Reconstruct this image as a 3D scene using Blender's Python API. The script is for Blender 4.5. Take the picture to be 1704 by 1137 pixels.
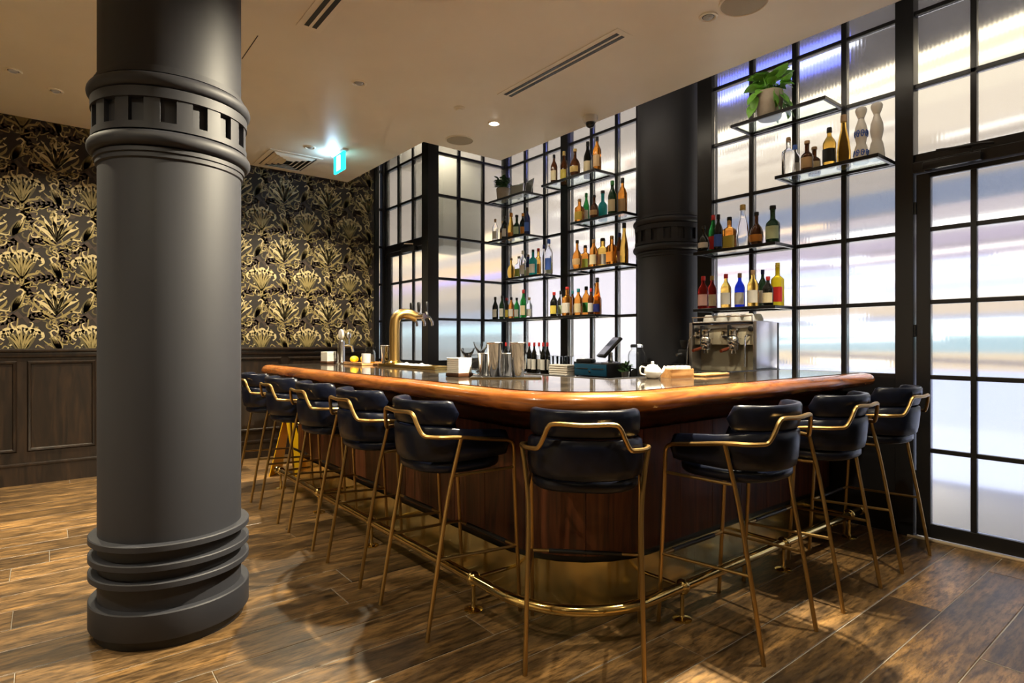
import bpy, bmesh, math, random
from mathutils import Vector, Matrix
R = random.Random(7)
PI = math.pi
for o in list(bpy.data.objects): bpy.data.objects.remove(o)
SC = bpy.context.scene
COL = SC.collection

# ------------------------------------------------------------------ camera, world, exposure
EYE = 1.28
FPX = 974.0
cam_d = bpy.data.cameras.new('camera'); cam = bpy.data.objects.new('camera', cam_d); COL.objects.link(cam)
cam_d.sensor_width = 36.0; cam_d.lens = 36.0*FPX/1704.0; cam_d.clip_start = 0.05
yaw = math.atan2(1228, 974)                       # heading of the view, from +X towards +Y
cam.location = (0, 0, EYE); cam.rotation_euler = (PI/2, 0, yaw-PI/2)
SC.camera = cam
W = bpy.data.worlds.new('world'); SC.world = W; W.use_nodes = True
W.node_tree.nodes['Background'].inputs[0].default_value = (0.55, 0.62, 0.85, 1)
W.node_tree.nodes['Background'].inputs[1].default_value = 0.05
SC.view_settings.view_transform = 'Standard'; SC.view_settings.look = 'None'
SC.view_settings.gamma = 1.0; SC.view_settings.use_curve_mapping = False
SC.view_settings.exposure = 1.12
SC.cycles.max_bounces = 7; SC.cycles.transmission_bounces = 6; SC.cycles.glossy_bounces = 3
SC.cycles.use_adaptive_sampling = True; SC.cycles.adaptive_threshold = 0.075; SC.cycles.adaptive_min_samples = 28
SC.cycles.diffuse_bounces = 3; SC.cycles.transparent_max_bounces = 8
SC.cycles.caustics_refractive = True; SC.cycles.caustics_reflective = False
SC.cycles.sample_clamp_indirect = 4.0

# ------------------------------------------------------------------ materials
MATS = {}
def srgb(r, g, b):
    f = lambda c: (c/255/12.92) if c/255 <= 0.04045 else ((c/255+0.055)/1.055)**2.4
    return (f(r), f(g), f(b))
def mat(name, color, rough=0.5, metal=0.0, trans=0.0, ior=1.45, emit=None, estr=0.0, coat=0.0, spec=0.5):
    if name in MATS: return MATS[name]
    m = bpy.data.materials.new(name); m.use_nodes = True
    b = m.node_tree.nodes['Principled BSDF']
    b.inputs['Base Color'].default_value = (*color, 1); b.inputs['Roughness'].default_value = rough
    b.inputs['Metallic'].default_value = metal; b.inputs['Transmission Weight'].default_value = trans
    b.inputs['IOR'].default_value = ior; b.inputs['Specular IOR Level'].default_value = spec
    b.inputs['Coat Weight'].default_value = coat
    if emit: b.inputs['Emission Color'].default_value = (*emit, 1); b.inputs['Emission Strength'].default_value = estr
    MATS[name] = m
    return m
def grain(name, c1, c2, c3, scale=(1, 14, 14), rough=0.45, per_object=0.35, bump=0.08, coat=0.0, detail=6, knots=True, fine=0):
    """wood: stretched noise in object space, tone varied per object"""
    m = mat(name, c2, rough, coat=coat); nt = m.node_tree; N = nt.nodes; L = nt.links
    b = N['Principled BSDF']
    tc = N.new('ShaderNodeTexCoord'); mp = N.new('ShaderNodeMapping'); mp.inputs['Scale'].default_value = scale
    oi = N.new('ShaderNodeObjectInfo'); mul = N.new('ShaderNodeMath'); mul.operation = 'MULTIPLY'; mul.inputs[1].default_value = 37.0
    comb = N.new('ShaderNodeCombineXYZ'); L.new(oi.outputs['Random'], mul.inputs[0])
    for i in range(3): L.new(mul.outputs[0], comb.inputs[i])
    L.new(comb.outputs[0], mp.inputs['Location']); L.new(tc.outputs['Object'], mp.inputs['Vector'])
    n1 = N.new('ShaderNodeTexNoise'); n1.inputs['Scale'].default_value = 1.6; n1.inputs['Detail'].default_value = detail
    n1.inputs['Distortion'].default_value = 1.2
    L.new(mp.outputs[0], n1.inputs['Vector'])
    cr = N.new('ShaderNodeValToRGB'); e = cr.color_ramp.elements
    e[0].position = 0.34; e[0].color = (*c1, 1); e[1].position = 0.68; e[1].color = (*c3, 1)
    k = e.new(0.5); k.color = (*c2, 1)
    L.new(n1.outputs['Fac'], cr.inputs[0])
    hsv = N.new('ShaderNodeHueSaturation')
    mr = N.new('ShaderNodeMapRange'); mr.inputs['To Min'].default_value = 1-per_object; mr.inputs['To Max'].default_value = 1+per_object
    L.new(oi.outputs['Random'], mr.inputs['Value']); L.new(mr.outputs[0], hsv.inputs['Value']); L.new(cr.outputs[0], hsv.inputs['Color'])
    out = hsv.outputs[0]
    if knots:
        n2 = N.new('ShaderNodeTexNoise'); n2.inputs['Scale'].default_value = 2.2; n2.inputs['Detail'].default_value = 3
        mp2 = N.new('ShaderNodeMapping'); mp2.inputs['Scale'].default_value = tuple(0.35*s**0.45+0.9 for s in scale)
        L.new(comb.outputs[0], mp2.inputs['Location']); L.new(tc.outputs['Object'], mp2.inputs['Vector']); L.new(mp2.outputs[0], n2.inputs['Vector'])
        r2 = N.new('ShaderNodeValToRGB'); r2.color_ramp.elements[0].position = 0.3; r2.color_ramp.elements[0].color = (.35, .35, .35, 1)
        r2.color_ramp.elements[1].position = 0.52; r2.color_ramp.elements[1].color = (1, 1, 1, 1)
        L.new(n2.outputs['Fac'], r2.inputs[0])
        mx = N.new('ShaderNodeMix'); mx.data_type = 'RGBA'; mx.blend_type = 'MULTIPLY'; mx.inputs[0].default_value = 0.75
        L.new(out, mx.inputs[6]); L.new(r2.outputs[0], mx.inputs[7]); out = mx.outputs[2]
    if fine:
        mp3 = N.new('ShaderNodeMapping'); mp3.inputs['Scale'].default_value = tuple(v_*fine for v_ in scale)
        L.new(comb.outputs[0], mp3.inputs['Location']); L.new(tc.outputs['Object'], mp3.inputs['Vector'])
        n3 = N.new('ShaderNodeTexNoise'); n3.inputs['Scale'].default_value = 5.0; n3.inputs['Detail'].default_value = 8; n3.inputs['Roughness'].default_value = .7
        L.new(mp3.outputs[0], n3.inputs['Vector'])
        r3 = N.new('ShaderNodeValToRGB'); r3.color_ramp.elements[0].position = .38; r3.color_ramp.elements[0].color = (.22, .20, .18, 1)
        r3.color_ramp.elements[1].position = .58; r3.color_ramp.elements[1].color = (1.12, 1.1, 1.08, 1); L.new(n3.outputs['Fac'], r3.inputs[0])
        m3 = N.new('ShaderNodeMix'); m3.data_type = 'RGBA'; m3.blend_type = 'MULTIPLY'; m3.inputs[0].default_value = .9
        L.new(out, m3.inputs[6]); L.new(r3.outputs[0], m3.inputs[7]); out = m3.outputs[2]
    L.new(out, b.inputs['Base Color'])
    bp = N.new('ShaderNodeBump'); bp.inputs['Strength'].default_value = bump; bp.inputs['Distance'].default_value = 0.01
    L.new(n1.outputs['Fac'], bp.inputs['Height']); L.new(bp.outputs[0], b.inputs['Normal'])
    return m
def mottle(m, amount=0.25, scale=6.0, bump=0.0):
    nt = m.node_tree; N = nt.nodes; L = nt.links; b = N['Principled BSDF']
    c = b.inputs['Base Color'].default_value[:3]
    n = N.new('ShaderNodeTexNoise'); n.inputs['Scale'].default_value = scale; n.inputs['Detail'].default_value = 5
    tc = N.new('ShaderNodeTexCoord'); L.new(tc.outputs['Object'], n.inputs['Vector'])
    cr = N.new('ShaderNodeValToRGB')
    cr.color_ramp.elements[0].position = .3; cr.color_ramp.elements[0].color = (*[x*(1-amount) for x in c], 1)
    cr.color_ramp.elements[1].position = .7; cr.color_ramp.elements[1].color = (*[min(1, x*(1+amount)) for x in c], 1)
    L.new(n.outputs['Fac'], cr.inputs[0]); L.new(cr.outputs[0], b.inputs['Base Color'])
    if bump:
        bp = N.new('ShaderNodeBump'); bp.inputs['Strength'].default_value = bump; bp.inputs['Distance'].default_value = 0.004
        L.new(n.outputs['Fac'], bp.inputs['Height']); L.new(bp.outputs[0], b.inputs['Normal'])
    return m

M_CEIL = mottle(mat('ceiling_plaster', srgb(244, 238, 224), 0.42, spec=0.35), 0.03, 2.0)
M_COLUMN = mottle(mat('column_paint', srgb(37, 38, 45), 0.6), 0.06, 3.0)
M_BLACK = mat('black_steel', (0.0075, 0.0075, 0.009), 0.33)
M_LEATHER = mottle(mat('navy_leather', (0.0035, 0.005, 0.013), 0.30, spec=0.32), 0.3, 30, 0.15)
M_BRASSLEG = mat('antique_brass', (0.42, 0.27, 0.10), 0.34, 1.0)
M_BRASS = mat('polished_brass', (0.72, 0.52, 0.19), 0.13, 1.0)
M_KICK = mottle(mat('brushed_brass', (0.88, 0.69, 0.30), 0.19, 1.0), 0.2, 3.5, 0.1)
M_CHROME = mat('chrome', (0.78, 0.78, 0.80), 0.10, 1.0)
M_STEEL = mat('brushed_steel', (0.62, 0.62, 0.66), 0.28, 1.0)
M_CREAM = mat('machine_cream', (0.62, 0.56, 0.42), 0.25)
M_WHITE = mat('white_porcelain', (0.80, 0.79, 0.76), 0.25)
M_PAPER = mat('white_paper', (0.80, 0.77, 0.72), 0.8)
M_TOP = grain('bar_top_stone', (0.018, 0.014, 0.011), (0.034, 0.027, 0.021), (0.070, 0.056, 0.043), (2, 9, 2), 0.07, 0.0, 0.0, knots=False)
M_NOSE = grain('walnut_nosing', srgb(112, 60, 25), srgb(148, 85, 36), srgb(176, 106, 48), (2, 2, 16), 0.24, 0.0, 0.02, 0.3, knots=False)
M_BODY = grain('walnut_veneer', srgb(50, 25, 15), srgb(80, 41, 24), srgb(106, 58, 34), (14, 14, 1.0), 0.34, 0.22, 0.03, knots=False)
M_PLANK = grain('oak_plank', srgb(80, 62, 42), srgb(110, 85, 54), srgb(140, 107, 65), (1.3, 7, 7), 0.38, 0.45, 0.12, fine=1.7)
M_JOINT = mat('floor_joint', (0.24, 0.22, 0.19), 0.5)
M_WAINS = grain('wainscot_oak', srgb(18, 12, 8), srgb(28, 19, 13), srgb(42, 29, 19), (10, 10, 1.2), 0.38, 0.08, 0.05, knots=False)
M_PAPERBASE = mat('wallpaper_ground', srgb(36, 30, 27), 0.7)
M_GOLD1 = mat('wallpaper_gold_light', srgb(186, 170, 128), 0.5)
M_GOLD2 = mat('wallpaper_gold', srgb(136, 121, 78), 0.5)
M_GOLD3 = mat('wallpaper_olive', srgb(82, 73, 47), 0.55)
M_LEAF0 = mat('wallpaper_brown', srgb(58, 46, 40), 0.6)
M_WALLDARK = mat('plain_wall', srgb(168, 160, 146), 0.7)
M_DARKBAFFLE = mat('lamp_baffle', (0.02, 0.02, 0.02), 0.4)
M_GREYMESH = mat('speaker_mesh', srgb(176, 168, 148), 0.6)
M_LENS = mat('lamp_lens', (1, 1, 1), 0.3, emit=(1.0, 0.90, 0.72), estr=40.0)
M_LENSDIM = mat('lamp_lens_shielded', (.3, .28, .25), 0.3, emit=(1.0, 0.86, 0.66), estr=0.02)
M_SHELFGLASS = mat('shelf_glass', (0.80, 0.93, 0.92), 0.03, trans=1.0, ior=1.2)
M_CLEAR = mat('clear_glass', (0.93, 0.95, 0.96), 0.02, trans=1.0, ior=1.25)
M_BLUE = mat('drawer_blue', srgb(24, 74, 104), 0.35)
M_SCREEN = mat('till_screen', srgb(60, 68, 90), 0.12)
M_PLASTIC = mat('black_plastic', (0.012, 0.012, 0.014), 0.35)
M_YELLOW = mat('sign_yellow', srgb(245, 190, 10), 0.4)
M_LEMON = mottle(mat('lemon_peel', srgb(238, 205, 30), 0.45), .1, 60, .3)
M_WOODLIGHT = grain('light_wood', srgb(150, 100, 55), srgb(190, 138, 84), srgb(214, 165, 108), (2, 12, 12), 0.5, 0.05, 0.03, knots=False)
M_POT = mottle(mat('concrete_pot', srgb(160, 148, 134), 0.8), .12, 20, .2)
M_FOLIAGE = mottle(mat('pothos_leaf', srgb(112, 168, 66), 0.4), .35, 18)
M_FOLIAGE2 = mottle(mat('dark_leaf', srgb(52, 84, 46), 0.45), .35, 18)

# ribbed frosted glass: mostly rough refraction, a little diffuse transmission
m = bpy.data.materials.new('ribbed_glass'); m.use_nodes = True
nt = m.node_tree; N = nt.nodes; L = nt.links
b = N['Principled BSDF']; b.inputs['Base Color'].default_value = (.93, .94, .96, 1); b.inputs['Transmission Weight'].default_value = 1.0
b.inputs['Roughness'].default_value = 0.135; b.inputs['IOR'].default_value = 1.35
tr = N.new('ShaderNodeBsdfTranslucent'); tr.inputs[0].default_value = (.95, .95, .96, 1)
mx = N.new('ShaderNodeMixShader'); mx.inputs[0].default_value = 0.06
L.new(b.outputs[0], mx.inputs[1]); L.new(tr.outputs[0], mx.inputs[2]); L.new(mx.outputs[0], N['Material Output'].inputs['Surface'])
wv = N.new('ShaderNodeTexWave'); wv.wave_type = 'BANDS'; wv.bands_direction = 'DIAGONAL'; wv.inputs['Scale'].default_value = 26.0; wv.inputs['Distortion'].default_value = 0.0
tc = N.new('ShaderNodeTexCoord'); mpn = N.new('ShaderNodeMapping'); mpn.inputs['Scale'].default_value = (1, 1, 0)
L.new(tc.outputs['Object'], mpn.inputs[0]); L.new(mpn.outputs[0], wv.inputs['Vector'])
bp = N.new('ShaderNodeBump'); bp.inputs['Strength'].default_value = 0.045; bp.inputs['Distance'].default_value = 0.004
L.new(wv.outputs['Fac'], bp.inputs['Height']); L.new(bp.outputs[0], b.inputs['Normal'])
M_PANE = m; MATS['ribbed_glass'] = m
def emitter(name, col, s):
    m = bpy.data.materials.new(name); m.use_nodes = True
    n = m.node_tree.nodes; n.remove(n['Principled BSDF'])
    e = n.new('ShaderNodeEmission'); e.inputs[0].default_value = (*col, 1); e.inputs[1].default_value = s
    m.node_tree.links.new(e.outputs[0], n['Material Output'].inputs['Surface'])
    return m

# ------------------------------------------------------------------ mesh helpers
class MB:
    def __init__(s): s.v = []; s.f = []; s.mi = []; s.cur = 0
    def add(s, vs, fs):
        o = len(s.v); s.v += [tuple(p) for p in vs]; s.f += [tuple(i+o for i in f) for f in fs]; s.mi += [s.cur]*len(fs); return s
    def box(s, x0, x1, y0, y1, z0, z1, c=0.0):
        if c <= 0:
            return s.add([(x0, y0, z0), (x1, y0, z0), (x1, y1, z0), (x0, y1, z0), (x0, y0, z1), (x1, y0, z1), (x1, y1, z1), (x0, y1, z1)],
                         [(0, 3, 2, 1), (4, 5, 6, 7), (0, 1, 5, 4), (1, 2, 6, 5), (2, 3, 7, 6), (3, 0, 4, 7)])
        bm = bmesh.new(); bmesh.ops.create_cube(bm, size=1)
        for v in bm.verts: v.co = Vector(((x0+x1)/2+v.co.x*(x1-x0), (y0+y1)/2+v.co.y*(y1-y0), (z0+z1)/2+v.co.z*(z1-z0)))
        bmesh.ops.bevel(bm, geom=bm.edges[:], offset=c, segments=2, affect='EDGES', profile=0.5, clamp_overlap=True)
        bm.verts.index_update(); s.add([v.co[:] for v in bm.verts], [[v.index for v in f.verts] for f in bm.faces]); bm.free(); return s
    def lathe(s, prof, cx=0, cy=0, n=24, cap=True, a0=0, a1=2*PI, p=2.0, z0=0):
        full = abs(a1-a0-2*PI) < 1e-6; cnt = n if full else n+1
        vs = []
        for (r, z) in prof:
            for i in range(cnt):
                a = a0+(a1-a0)*i/n; c, sn = math.cos(a), math.sin(a)
                k = 1.0 if p == 2.0 else (abs(c)**p+abs(sn)**p)**(-1.0/p)
                vs.append((cx+r*k*c, cy+r*k*sn, z+z0))
        fs = []
        for j in range(len(prof)-1):
            for i in range(n if full else n):
                i2 = (i+1) % cnt
                fs.append((j*cnt+i, j*cnt+i2, (j+1)*cnt+i2, (j+1)*cnt+i))
        if cap and full:
            if prof[0][0] > 1e-5: fs.append(tuple(range(cnt-1, -1, -1)))
            if prof[-1][0] > 1e-5: fs.append(tuple((len(prof)-1)*cnt+i for i in range(cnt)))
        return s.add(vs, fs)
    def tube(s, pts, r, n=10, cap=True):
        pts = [Vector(p) for p in pts]; rs = r if isinstance(r, (list, tuple)) else [r]*len(pts)
        vs = []; fs = []; up = None
        for i, p in enumerate(pts):
            t = (pts[min(i+1, len(pts)-1)]-pts[max(i-1, 0)]).normalized()
            if up is None:
                up = Vector((0, 0, 1)) if abs(t.z) < 0.9 else Vector((1, 0, 0))
            x = (up-t*up.dot(t))
            if x.length < 1e-4: x = Vector((1, 0, 0))-t*t.x
            x.normalize(); up = x; y = t.cross(x)
            for k in range(n):
                a = 2*PI*k/n; vs.append(p+x*math.cos(a)*rs[i]+y*math.sin(a)*rs[i])
        for i in range(len(pts)-1):
            for k in range(n):
                k2 = (k+1) % n; fs.append((i*n+k, i*n+k2, (i+1)*n+k2, (i+1)*n+k))
        if cap: fs.append(tuple(range(n-1, -1, -1))); fs.append(tuple((len(pts)-1)*n+k for k in range(n)))
        return s.add(vs, fs)
    def sphere(s, c, r, n=14, m=9, sx=1, sy=1, sz=1):
        prof = [(max(1e-4, r*math.sin(PI*j/m)), -r*math.cos(PI*j/m)) for j in range(m+1)]
        t = MB(); t.lathe(prof, n=n)
        return s.add([(c[0]+v[0]*sx, c[1]+v[1]*sy, c[2]+v[2]*sz) for v in t.v], t.f)
    def sweep(s, paths, closed_prof=True, caps=True):
        """paths: one polyline per profile vertex, all of the same length"""
        n = len(paths); m = len(paths[0]); vs = [p for path in paths for p in path]; fs = []
        for j in range(n if closed_prof else n-1):
            j2 = (j+1) % n
            for i in range(m-1): fs.append((j*m+i, j*m+i+1, j2*m+i+1, j2*m+i))
        if caps and closed_prof: fs.append(tuple(j*m for j in range(n))); fs.append(tuple((n-1-j)*m+m-1 for j in range(n)))
        return s.add(vs, fs)
    def grid(s, rows, closed_u=False, closed_v=False):
        n = len(rows); m = len(rows[0]); vs = [p for r in rows for p in r]; fs = []
        for j in range(n if closed_v else n-1):
            j2 = (j+1) % n
            for i in range(m if closed_u else m-1):
                i2 = (i+1) % m; fs.append((j*m+i, j*m+i2, j2*m+i2, j2*m+i))
        return s.add(vs, fs)
    def xf(s, M):
        s.v = [tuple(M @ Vector(p)) for p in s.v]; return s
    def build(s, name, material, parent=None, smooth=True, fix=True, angle=38):
        me = bpy.data.meshes.new(name); me.from_pydata(s.v, [], s.f)
        ms = material if isinstance(material, (list, tuple)) else [material]
        for q in ms: me.materials.append(q)
        if len(ms) > 1: me.polygons.foreach_set('material_index', s.mi)
        if fix:
            bm = bmesh.new(); bm.from_mesh(me); bmesh.ops.recalc_face_normals(bm, faces=bm.faces[:]); bm.to_mesh(me); bm.free()
        if smooth:
            me.shade_smooth(); me.set_sharp_from_angle(angle=math.radians(angle))
        me.update()
        o = bpy.data.objects.new(name, me); COL.objects.link(o)
        if parent: o.parent = parent
        return o
def link_mesh(name, me, loc, parent=None):
    o = bpy.data.objects.new(name, me); COL.objects.link(o); o.location = loc
    if parent: o.parent = parent
    return o
def tag(o, label=None, cat=None, group=None, kind=None):
    if label: o['label'] = label
    if cat: o['category'] = cat
    if group: o['group'] = group
    if kind: o['kind'] = kind
    return o
def thing(name, label, cat, loc=(0, 0, 0), rz=0, group=None):
    o = bpy.data.objects.new(name, None); COL.objects.link(o); o.location = loc; o.rotation_euler = (0, 0, rz)
    o.empty_display_size = 0.1
    return tag(o, label, cat, group)
def struct(name):
    o = bpy.data.objects.new(name, None); COL.objects.link(o); o['kind'] = 'structure'; return o
def copy_tree(o, parent=None):
    c = o.copy(); COL.objects.link(c); c.parent = parent
    for ch in list(o.children): copy_tree(ch, c)
    return c
def bez(pts, n=8):
    """catmull-rom through points"""
    P = [Vector(p) for p in pts]; P = [P[0]*2-P[1]]+P+[P[-1]*2-P[-2]]; out = []
    for i in range(1, len(P)-2):
        for k in range(n):
            t = k/n
            out.append(0.5*((2*P[i])+(P[i+1]-P[i-1])*t+(2*P[i-1]-5*P[i]+4*P[i+1]-P[i+2])*t*t+(3*P[i]-P[i-1]-3*P[i+1]+P[i+2])*t**3))
    out.append(P[-2]); return out

# ------------------------------------------------------------------ the room
XR = 4.479          # glass wall on the street side
YB = 6.83           # papered wall
ZC = 3.22           # floating ceiling
YBOX, XBOX = 5.755, 3.385   # glazed lobby in the corner
ROWS = [1.05, 1.535, 2.0, 2.475, 2.95, 3.43, 3.92]

# floor of planks
floor = MB().box(-2.6, 4.60, -2.6, YB+.3, -0.06, -0.0025).build('floor', M_JOINT); tag(floor, kind='structure')
PW = 0.2285; y = -0.92+0.0
rowi = 0
plank_cache = {}
while y < YB-0.01:
    y1 = min(y+PW, YB)
    x = -2.4-R.random()*1.2
    while x < 4.44:
        ln = R.choice([0.95, 1.25, 1.5, 1.8]); x1 = min(x+ln, 4.44)
        xs = max(x, -2.4)
        if x1-xs > 0.12:
            hx, hy = (x1-xs)/2-0.0014, (y1-y)/2-0.0020
            key = (round(hx, 3), round(hy, 3))
            if key not in plank_cache:
                mb = MB(); mb.add([(-hx, -hy, -.012), (hx, -hy, -.012), (hx, hy, -.012), (-hx, hy, -.012), (-hx, -hy, -.0015), (hx, -hy, -.0015), (hx, hy, -.0015), (-hx, hy, -.0015),
                                   (-hx+.003, -hy+.003, 0), (hx-.003, -hy+.003, 0), (hx-.003, hy-.003, 0), (-hx+.003, hy-.003, 0)],
                                  [(0, 1, 5, 4), (1, 2, 6, 5), (2, 3, 7, 6), (3, 0, 4, 7), (4, 5, 9, 8), (5, 6, 10, 9), (6, 7, 11, 10), (7, 4, 8, 11), (8, 9, 10, 11)])
                o = mb.build('plank', M_PLANK, floor, smooth=False, fix=False); plank_cache[key] = o.data
                o.location = ((x1+xs)/2, (y+y1)/2, 0)
            else:
                link_mesh('plank', plank_cache[key], ((x1+xs)/2, (y+y1)/2, 0), floor)
        x = x1
    y = y1

# ceilings
def prism(name, poly, z0, z1, material, parent=None):
    n = len(poly); mb = MB(); mb.add([(p[0], p[1], z0) for p in poly]+[(p[0], p[1], z1) for p in poly],
        [tuple(range(n-1, -1, -1)), tuple(range(n, 2*n))]+[(i, (i+1) % n, n+(i+1) % n, n+i) for i in range(n)])
    return mb.build(name, material, parent, smooth=False)
ceil = prism('ceiling', [(-2.6, -2.6), (3.80, -2.6), (3.80, 4.99), (2.86, 4.99), (2.86, YB), (1.04, YB), (1.04, 5.0), (-2.6, 5.0)], ZC, ZC+.09, M_CEIL)
tag(ceil, kind='structure')
c2 = MB().box(-2.6, 1.04, 5.0, YB, 3.29, 3.37).build('ceiling_raised_strip', M_CEIL); tag(c2, kind='structure')
c3 = MB().box(-2.6, 4.6, -2.6, 8.2, 3.95, 4.05).build('ceiling_slab', mat('slab_paint', srgb(150, 140, 125), .6)); tag(c3, kind='structure')
MB().box(1.041, 1.046, 3.91, 4.30, ZC-.002, ZC).build('control_joint', M_DARKBAFFLE, ceil)

# papered wall with wainscot
wall_back = MB().box(-2.6, 3.21, YB, YB+.12, 0, 3.95).build('wall_back', M_PAPERBASE); tag(wall_back, kind='structure')
wl = MB().box(-2.72, -2.6, -2.6, YB, 0, 3.95).build('wall_left', M_WALLDARK); tag(wl, kind='structure')
wf = MB().box(-2.6, 4.6, -2.72, -2.6, 0, 3.95).build('wall_front', M_WALLDARK); tag(wf, kind='structure')

# printed pattern
def pattern():
    mb = MB(); rr = random.Random(3)
    TW, TH = 0.511, 0.674
    ribs = []   # (material index, layer, points, widths)
    def rib(mi, layer, pts, w0, shape='leaf', n=7):
        P = bez([(p[0], p[1], 0) for p in pts], max(2, n//max(1, len(pts)-1)))
        ws = []
        for i in range(len(P)):
            t = i/(len(P)-1)
            if shape == 'leaf': k = math.sin(PI*min(1, t*0.93+.06))**0.75
            elif shape == 'club': k = 0.25+0.75*t**1.2 if t < .9 else 0.62
            elif shape == 'taper': k = 1-0.85*t
            else: k = 1
            ws.append(w0*k)
        ribs.append((mi, layer, P, ws))
    def flower_a(cx, cy, s):
        # crown flower: curled club petals over a pointed cup
        for k in range(7):
            a = (k-3)/3*0.95+rr.uniform(-.06, .06)
            dx, dy = math.sin(a), math.cos(a); ln = rr.uniform(.86, 1.14)
            tip = (cx+dx*.120*s*1.1*ln, cy-.005*s+dy*.108*s*ln)
            sg = 1 if k > 3 else (-1 if k < 3 else rr.choice([-1, 1]))
            mid = (cx+dx*.055*s, cy-.05*s+dy*.055*s)
            rib(2, 2, [(cx, cy-.125*s), (mid[0], mid[1]-.012), tip], .024*s, 'leaf')
            rib(1, 3, [(cx+dx*.01*s, cy-.10*s), mid, (tip[0]*.9+cx*.1, tip[1]-.006*s)], .008*s, 'leaf')
            rib(0, 4, [(tip[0]*.6+mid[0]*.4, tip[1]*.6+mid[1]*.4), (tip[0], tip[1]+.012*s), (tip[0]+sg*.030*s, tip[1]+.010*s), (tip[0]+sg*.042*s, tip[1]-.016*s), (tip[0]+sg*.030*s, tip[1]-.028*s)], .0125*s, 'leaf', 12)
            rib(0, 4, [(tip[0]-sg*.012*s, tip[1]-.030*s), (tip[0]-sg*.020*s, tip[1]+.004*s), (tip[0]-sg*.004*s, tip[1]+.020*s)], .008*s, 'leaf')
        for sg in (-1, 1):
            rib(1, 3, [(cx, cy-.135*s), (cx+sg*.05*s, cy-.085*s), (cx+sg*.105*s, cy-.07*s), (cx+sg*.13*s, cy-.035*s)], .010*s)
            rib(0, 3, [(cx+sg*.12*s, cy+.0), (cx+sg*.155*s, cy+.03*s), (cx+sg*.15*s, cy+.075*s)], .008*s, 'taper')
            rib(0, 3, [(cx+sg*.06*s, cy+.105*s), (cx+sg*.075*s, cy+.15*s), (cx+sg*.05*s, cy+.165*s)], .008*s, 'taper')
        rib(1, 3, [(cx-.02*s, cy-.10*s), (cx, cy-.17*s), (cx+.02*s, cy-.10*s)], .007*s)
    def flower_b(cx, cy, s):
        # spiky flower: slim pointed petals
        for k in range(9):
            a = (k-4)/4*1.05
            dx, dy = math.sin(a), math.cos(a)
            ln = (.16+.03*((k*5) % 3)/2)*s
            tip = (cx+dx*ln*1.05, cy-.09*s+dy*ln*1.15)
            bend = .03*s*(1 if k % 2 else -1)
            mid = (cx+dx*ln*.5+bend*dy*.5, cy-.09*s+dy*ln*.6)
            rib(1 if k % 2 else 0, 3, [(cx, cy-.13*s), mid, tip], .0155*s)
            rib(2, 4, [(cx, cy-.11*s), mid], .004*s, 'taper')
            rib(0, 4, [tip, (tip[0]+bend*.7, tip[1]+.022*s)], .009*s, 'taper')
        for sg in (-1, 1):
            rib(1, 3, [(cx, cy-.16*s), (cx+sg*.07*s, cy-.12*s), (cx+sg*.15*s, cy-.045*s), (cx+sg*.165*s, cy+.0*s)], .011*s)
            rib(0, 3, [(cx+sg*.10*s, cy-.09*s), (cx+sg*.17*s, cy-.10*s), (cx+sg*.185*s, cy-.06*s)], .008*s, 'taper')
    def bud(cx, cy, s, sg):
        for k in range(5):
            t = (k-2)/2
            rib((2, 1, 1, 0, 1)[k], 3, [(cx+sg*.05*s, cy-.085*s), (cx+sg*.02*s+t*.032*s, cy-.01*s), (cx-sg*.02*s+t*.022*s, cy+.085*s)], .015*s)
        rib(0, 4, [(cx-sg*.02*s, cy+.08*s), (cx-sg*.04*s, cy+.125*s), (cx-sg*.01*s, cy+.15*s), (cx+sg*.02*s, cy+.125*s)], .008*s, 'x')
        rib(1, 3, [(cx+sg*.05*s, cy-.085*s), (cx-sg*.06*s, cy+.0*s), (cx-sg*.10*s, cy+.04*s)], .007*s)
    def acanthus(x0, y0, x1, y1, sg, lobes=6):
        mx, my = (x0+x1)/2, (y0+y1)/2+sg*.05
        spine = bez([(x0, y0, 0), (mx, my, 0), (x1, y1, 0)], 8)
        ribs.append((3, 0, spine, [.030*(1-.75*i/(len(spine)-1))+.004 for i in range(len(spine))]))
        for i in range(2, len(spine)-1, 2):
            p = spine[i]; t = (spine[i+1]-spine[i-1]).normalized(); nrm = Vector((-t.y, t.x, 0))
            for q in (-1, 1):
                ln = .065*(1-.5*i/len(spine))
                e = p+nrm*q*ln+t*ln*.9
                rib(3, 0, [(p.x, p.y), ((p.x+e.x)/2+nrm.x*q*.012, (p.y+e.y)/2+nrm.y*q*.012), (e.x, e.y)], .017)
                # gold edge on some lobes
                if (i+q) % 4 != 1:
                    e2 = e+t*.018-nrm*q*.012
                    rib(1, 1, [(p.x+nrm.x*q*.018, p.y+nrm.y*q*.018), (e.x+nrm.x*q*.010, e.y+nrm.y*q*.010), (e2.x, e2.y)], .0045, 'x')
    # one tile: A at (0,0), B at (.24,-.33)
    acanthus(-.24, -.20, .04, -.14, 1); acanthus(.30, -.14, .02, -.16, 1)
    acanthus(.02, -.50, .26, -.46, 1); acanthus(.50, -.44, .27, -.50, -1)
    acanthus(-.02, -.19, .10, -.36, 1); acanthus(.25, -.52, .36, -.66, -1)
    flower_a(0, 0, 1.0); flower_b(.245, -.315, 1.0)
    bud(-.02, -.345, .85, -1); bud(.235, -.035, .85, 1)
    for k in range(44):        # tendrils
        x, y = rr.uniform(-.25, .26), rr.uniform(-.5, .17); a = rr.uniform(0, 2*PI); P = [(x, y)]
        st = rr.uniform(.018, .03); tw = rr.choice([-1, 1])*rr.uniform(.5, 1.1)
        for q in range(4):
            a += tw; x += math.cos(a)*st; y += math.sin(a)*st; P.append((x, y))
        rib(rr.choice([0, 1, 1, 2]), 1, P, .0055, 'x')
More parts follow.
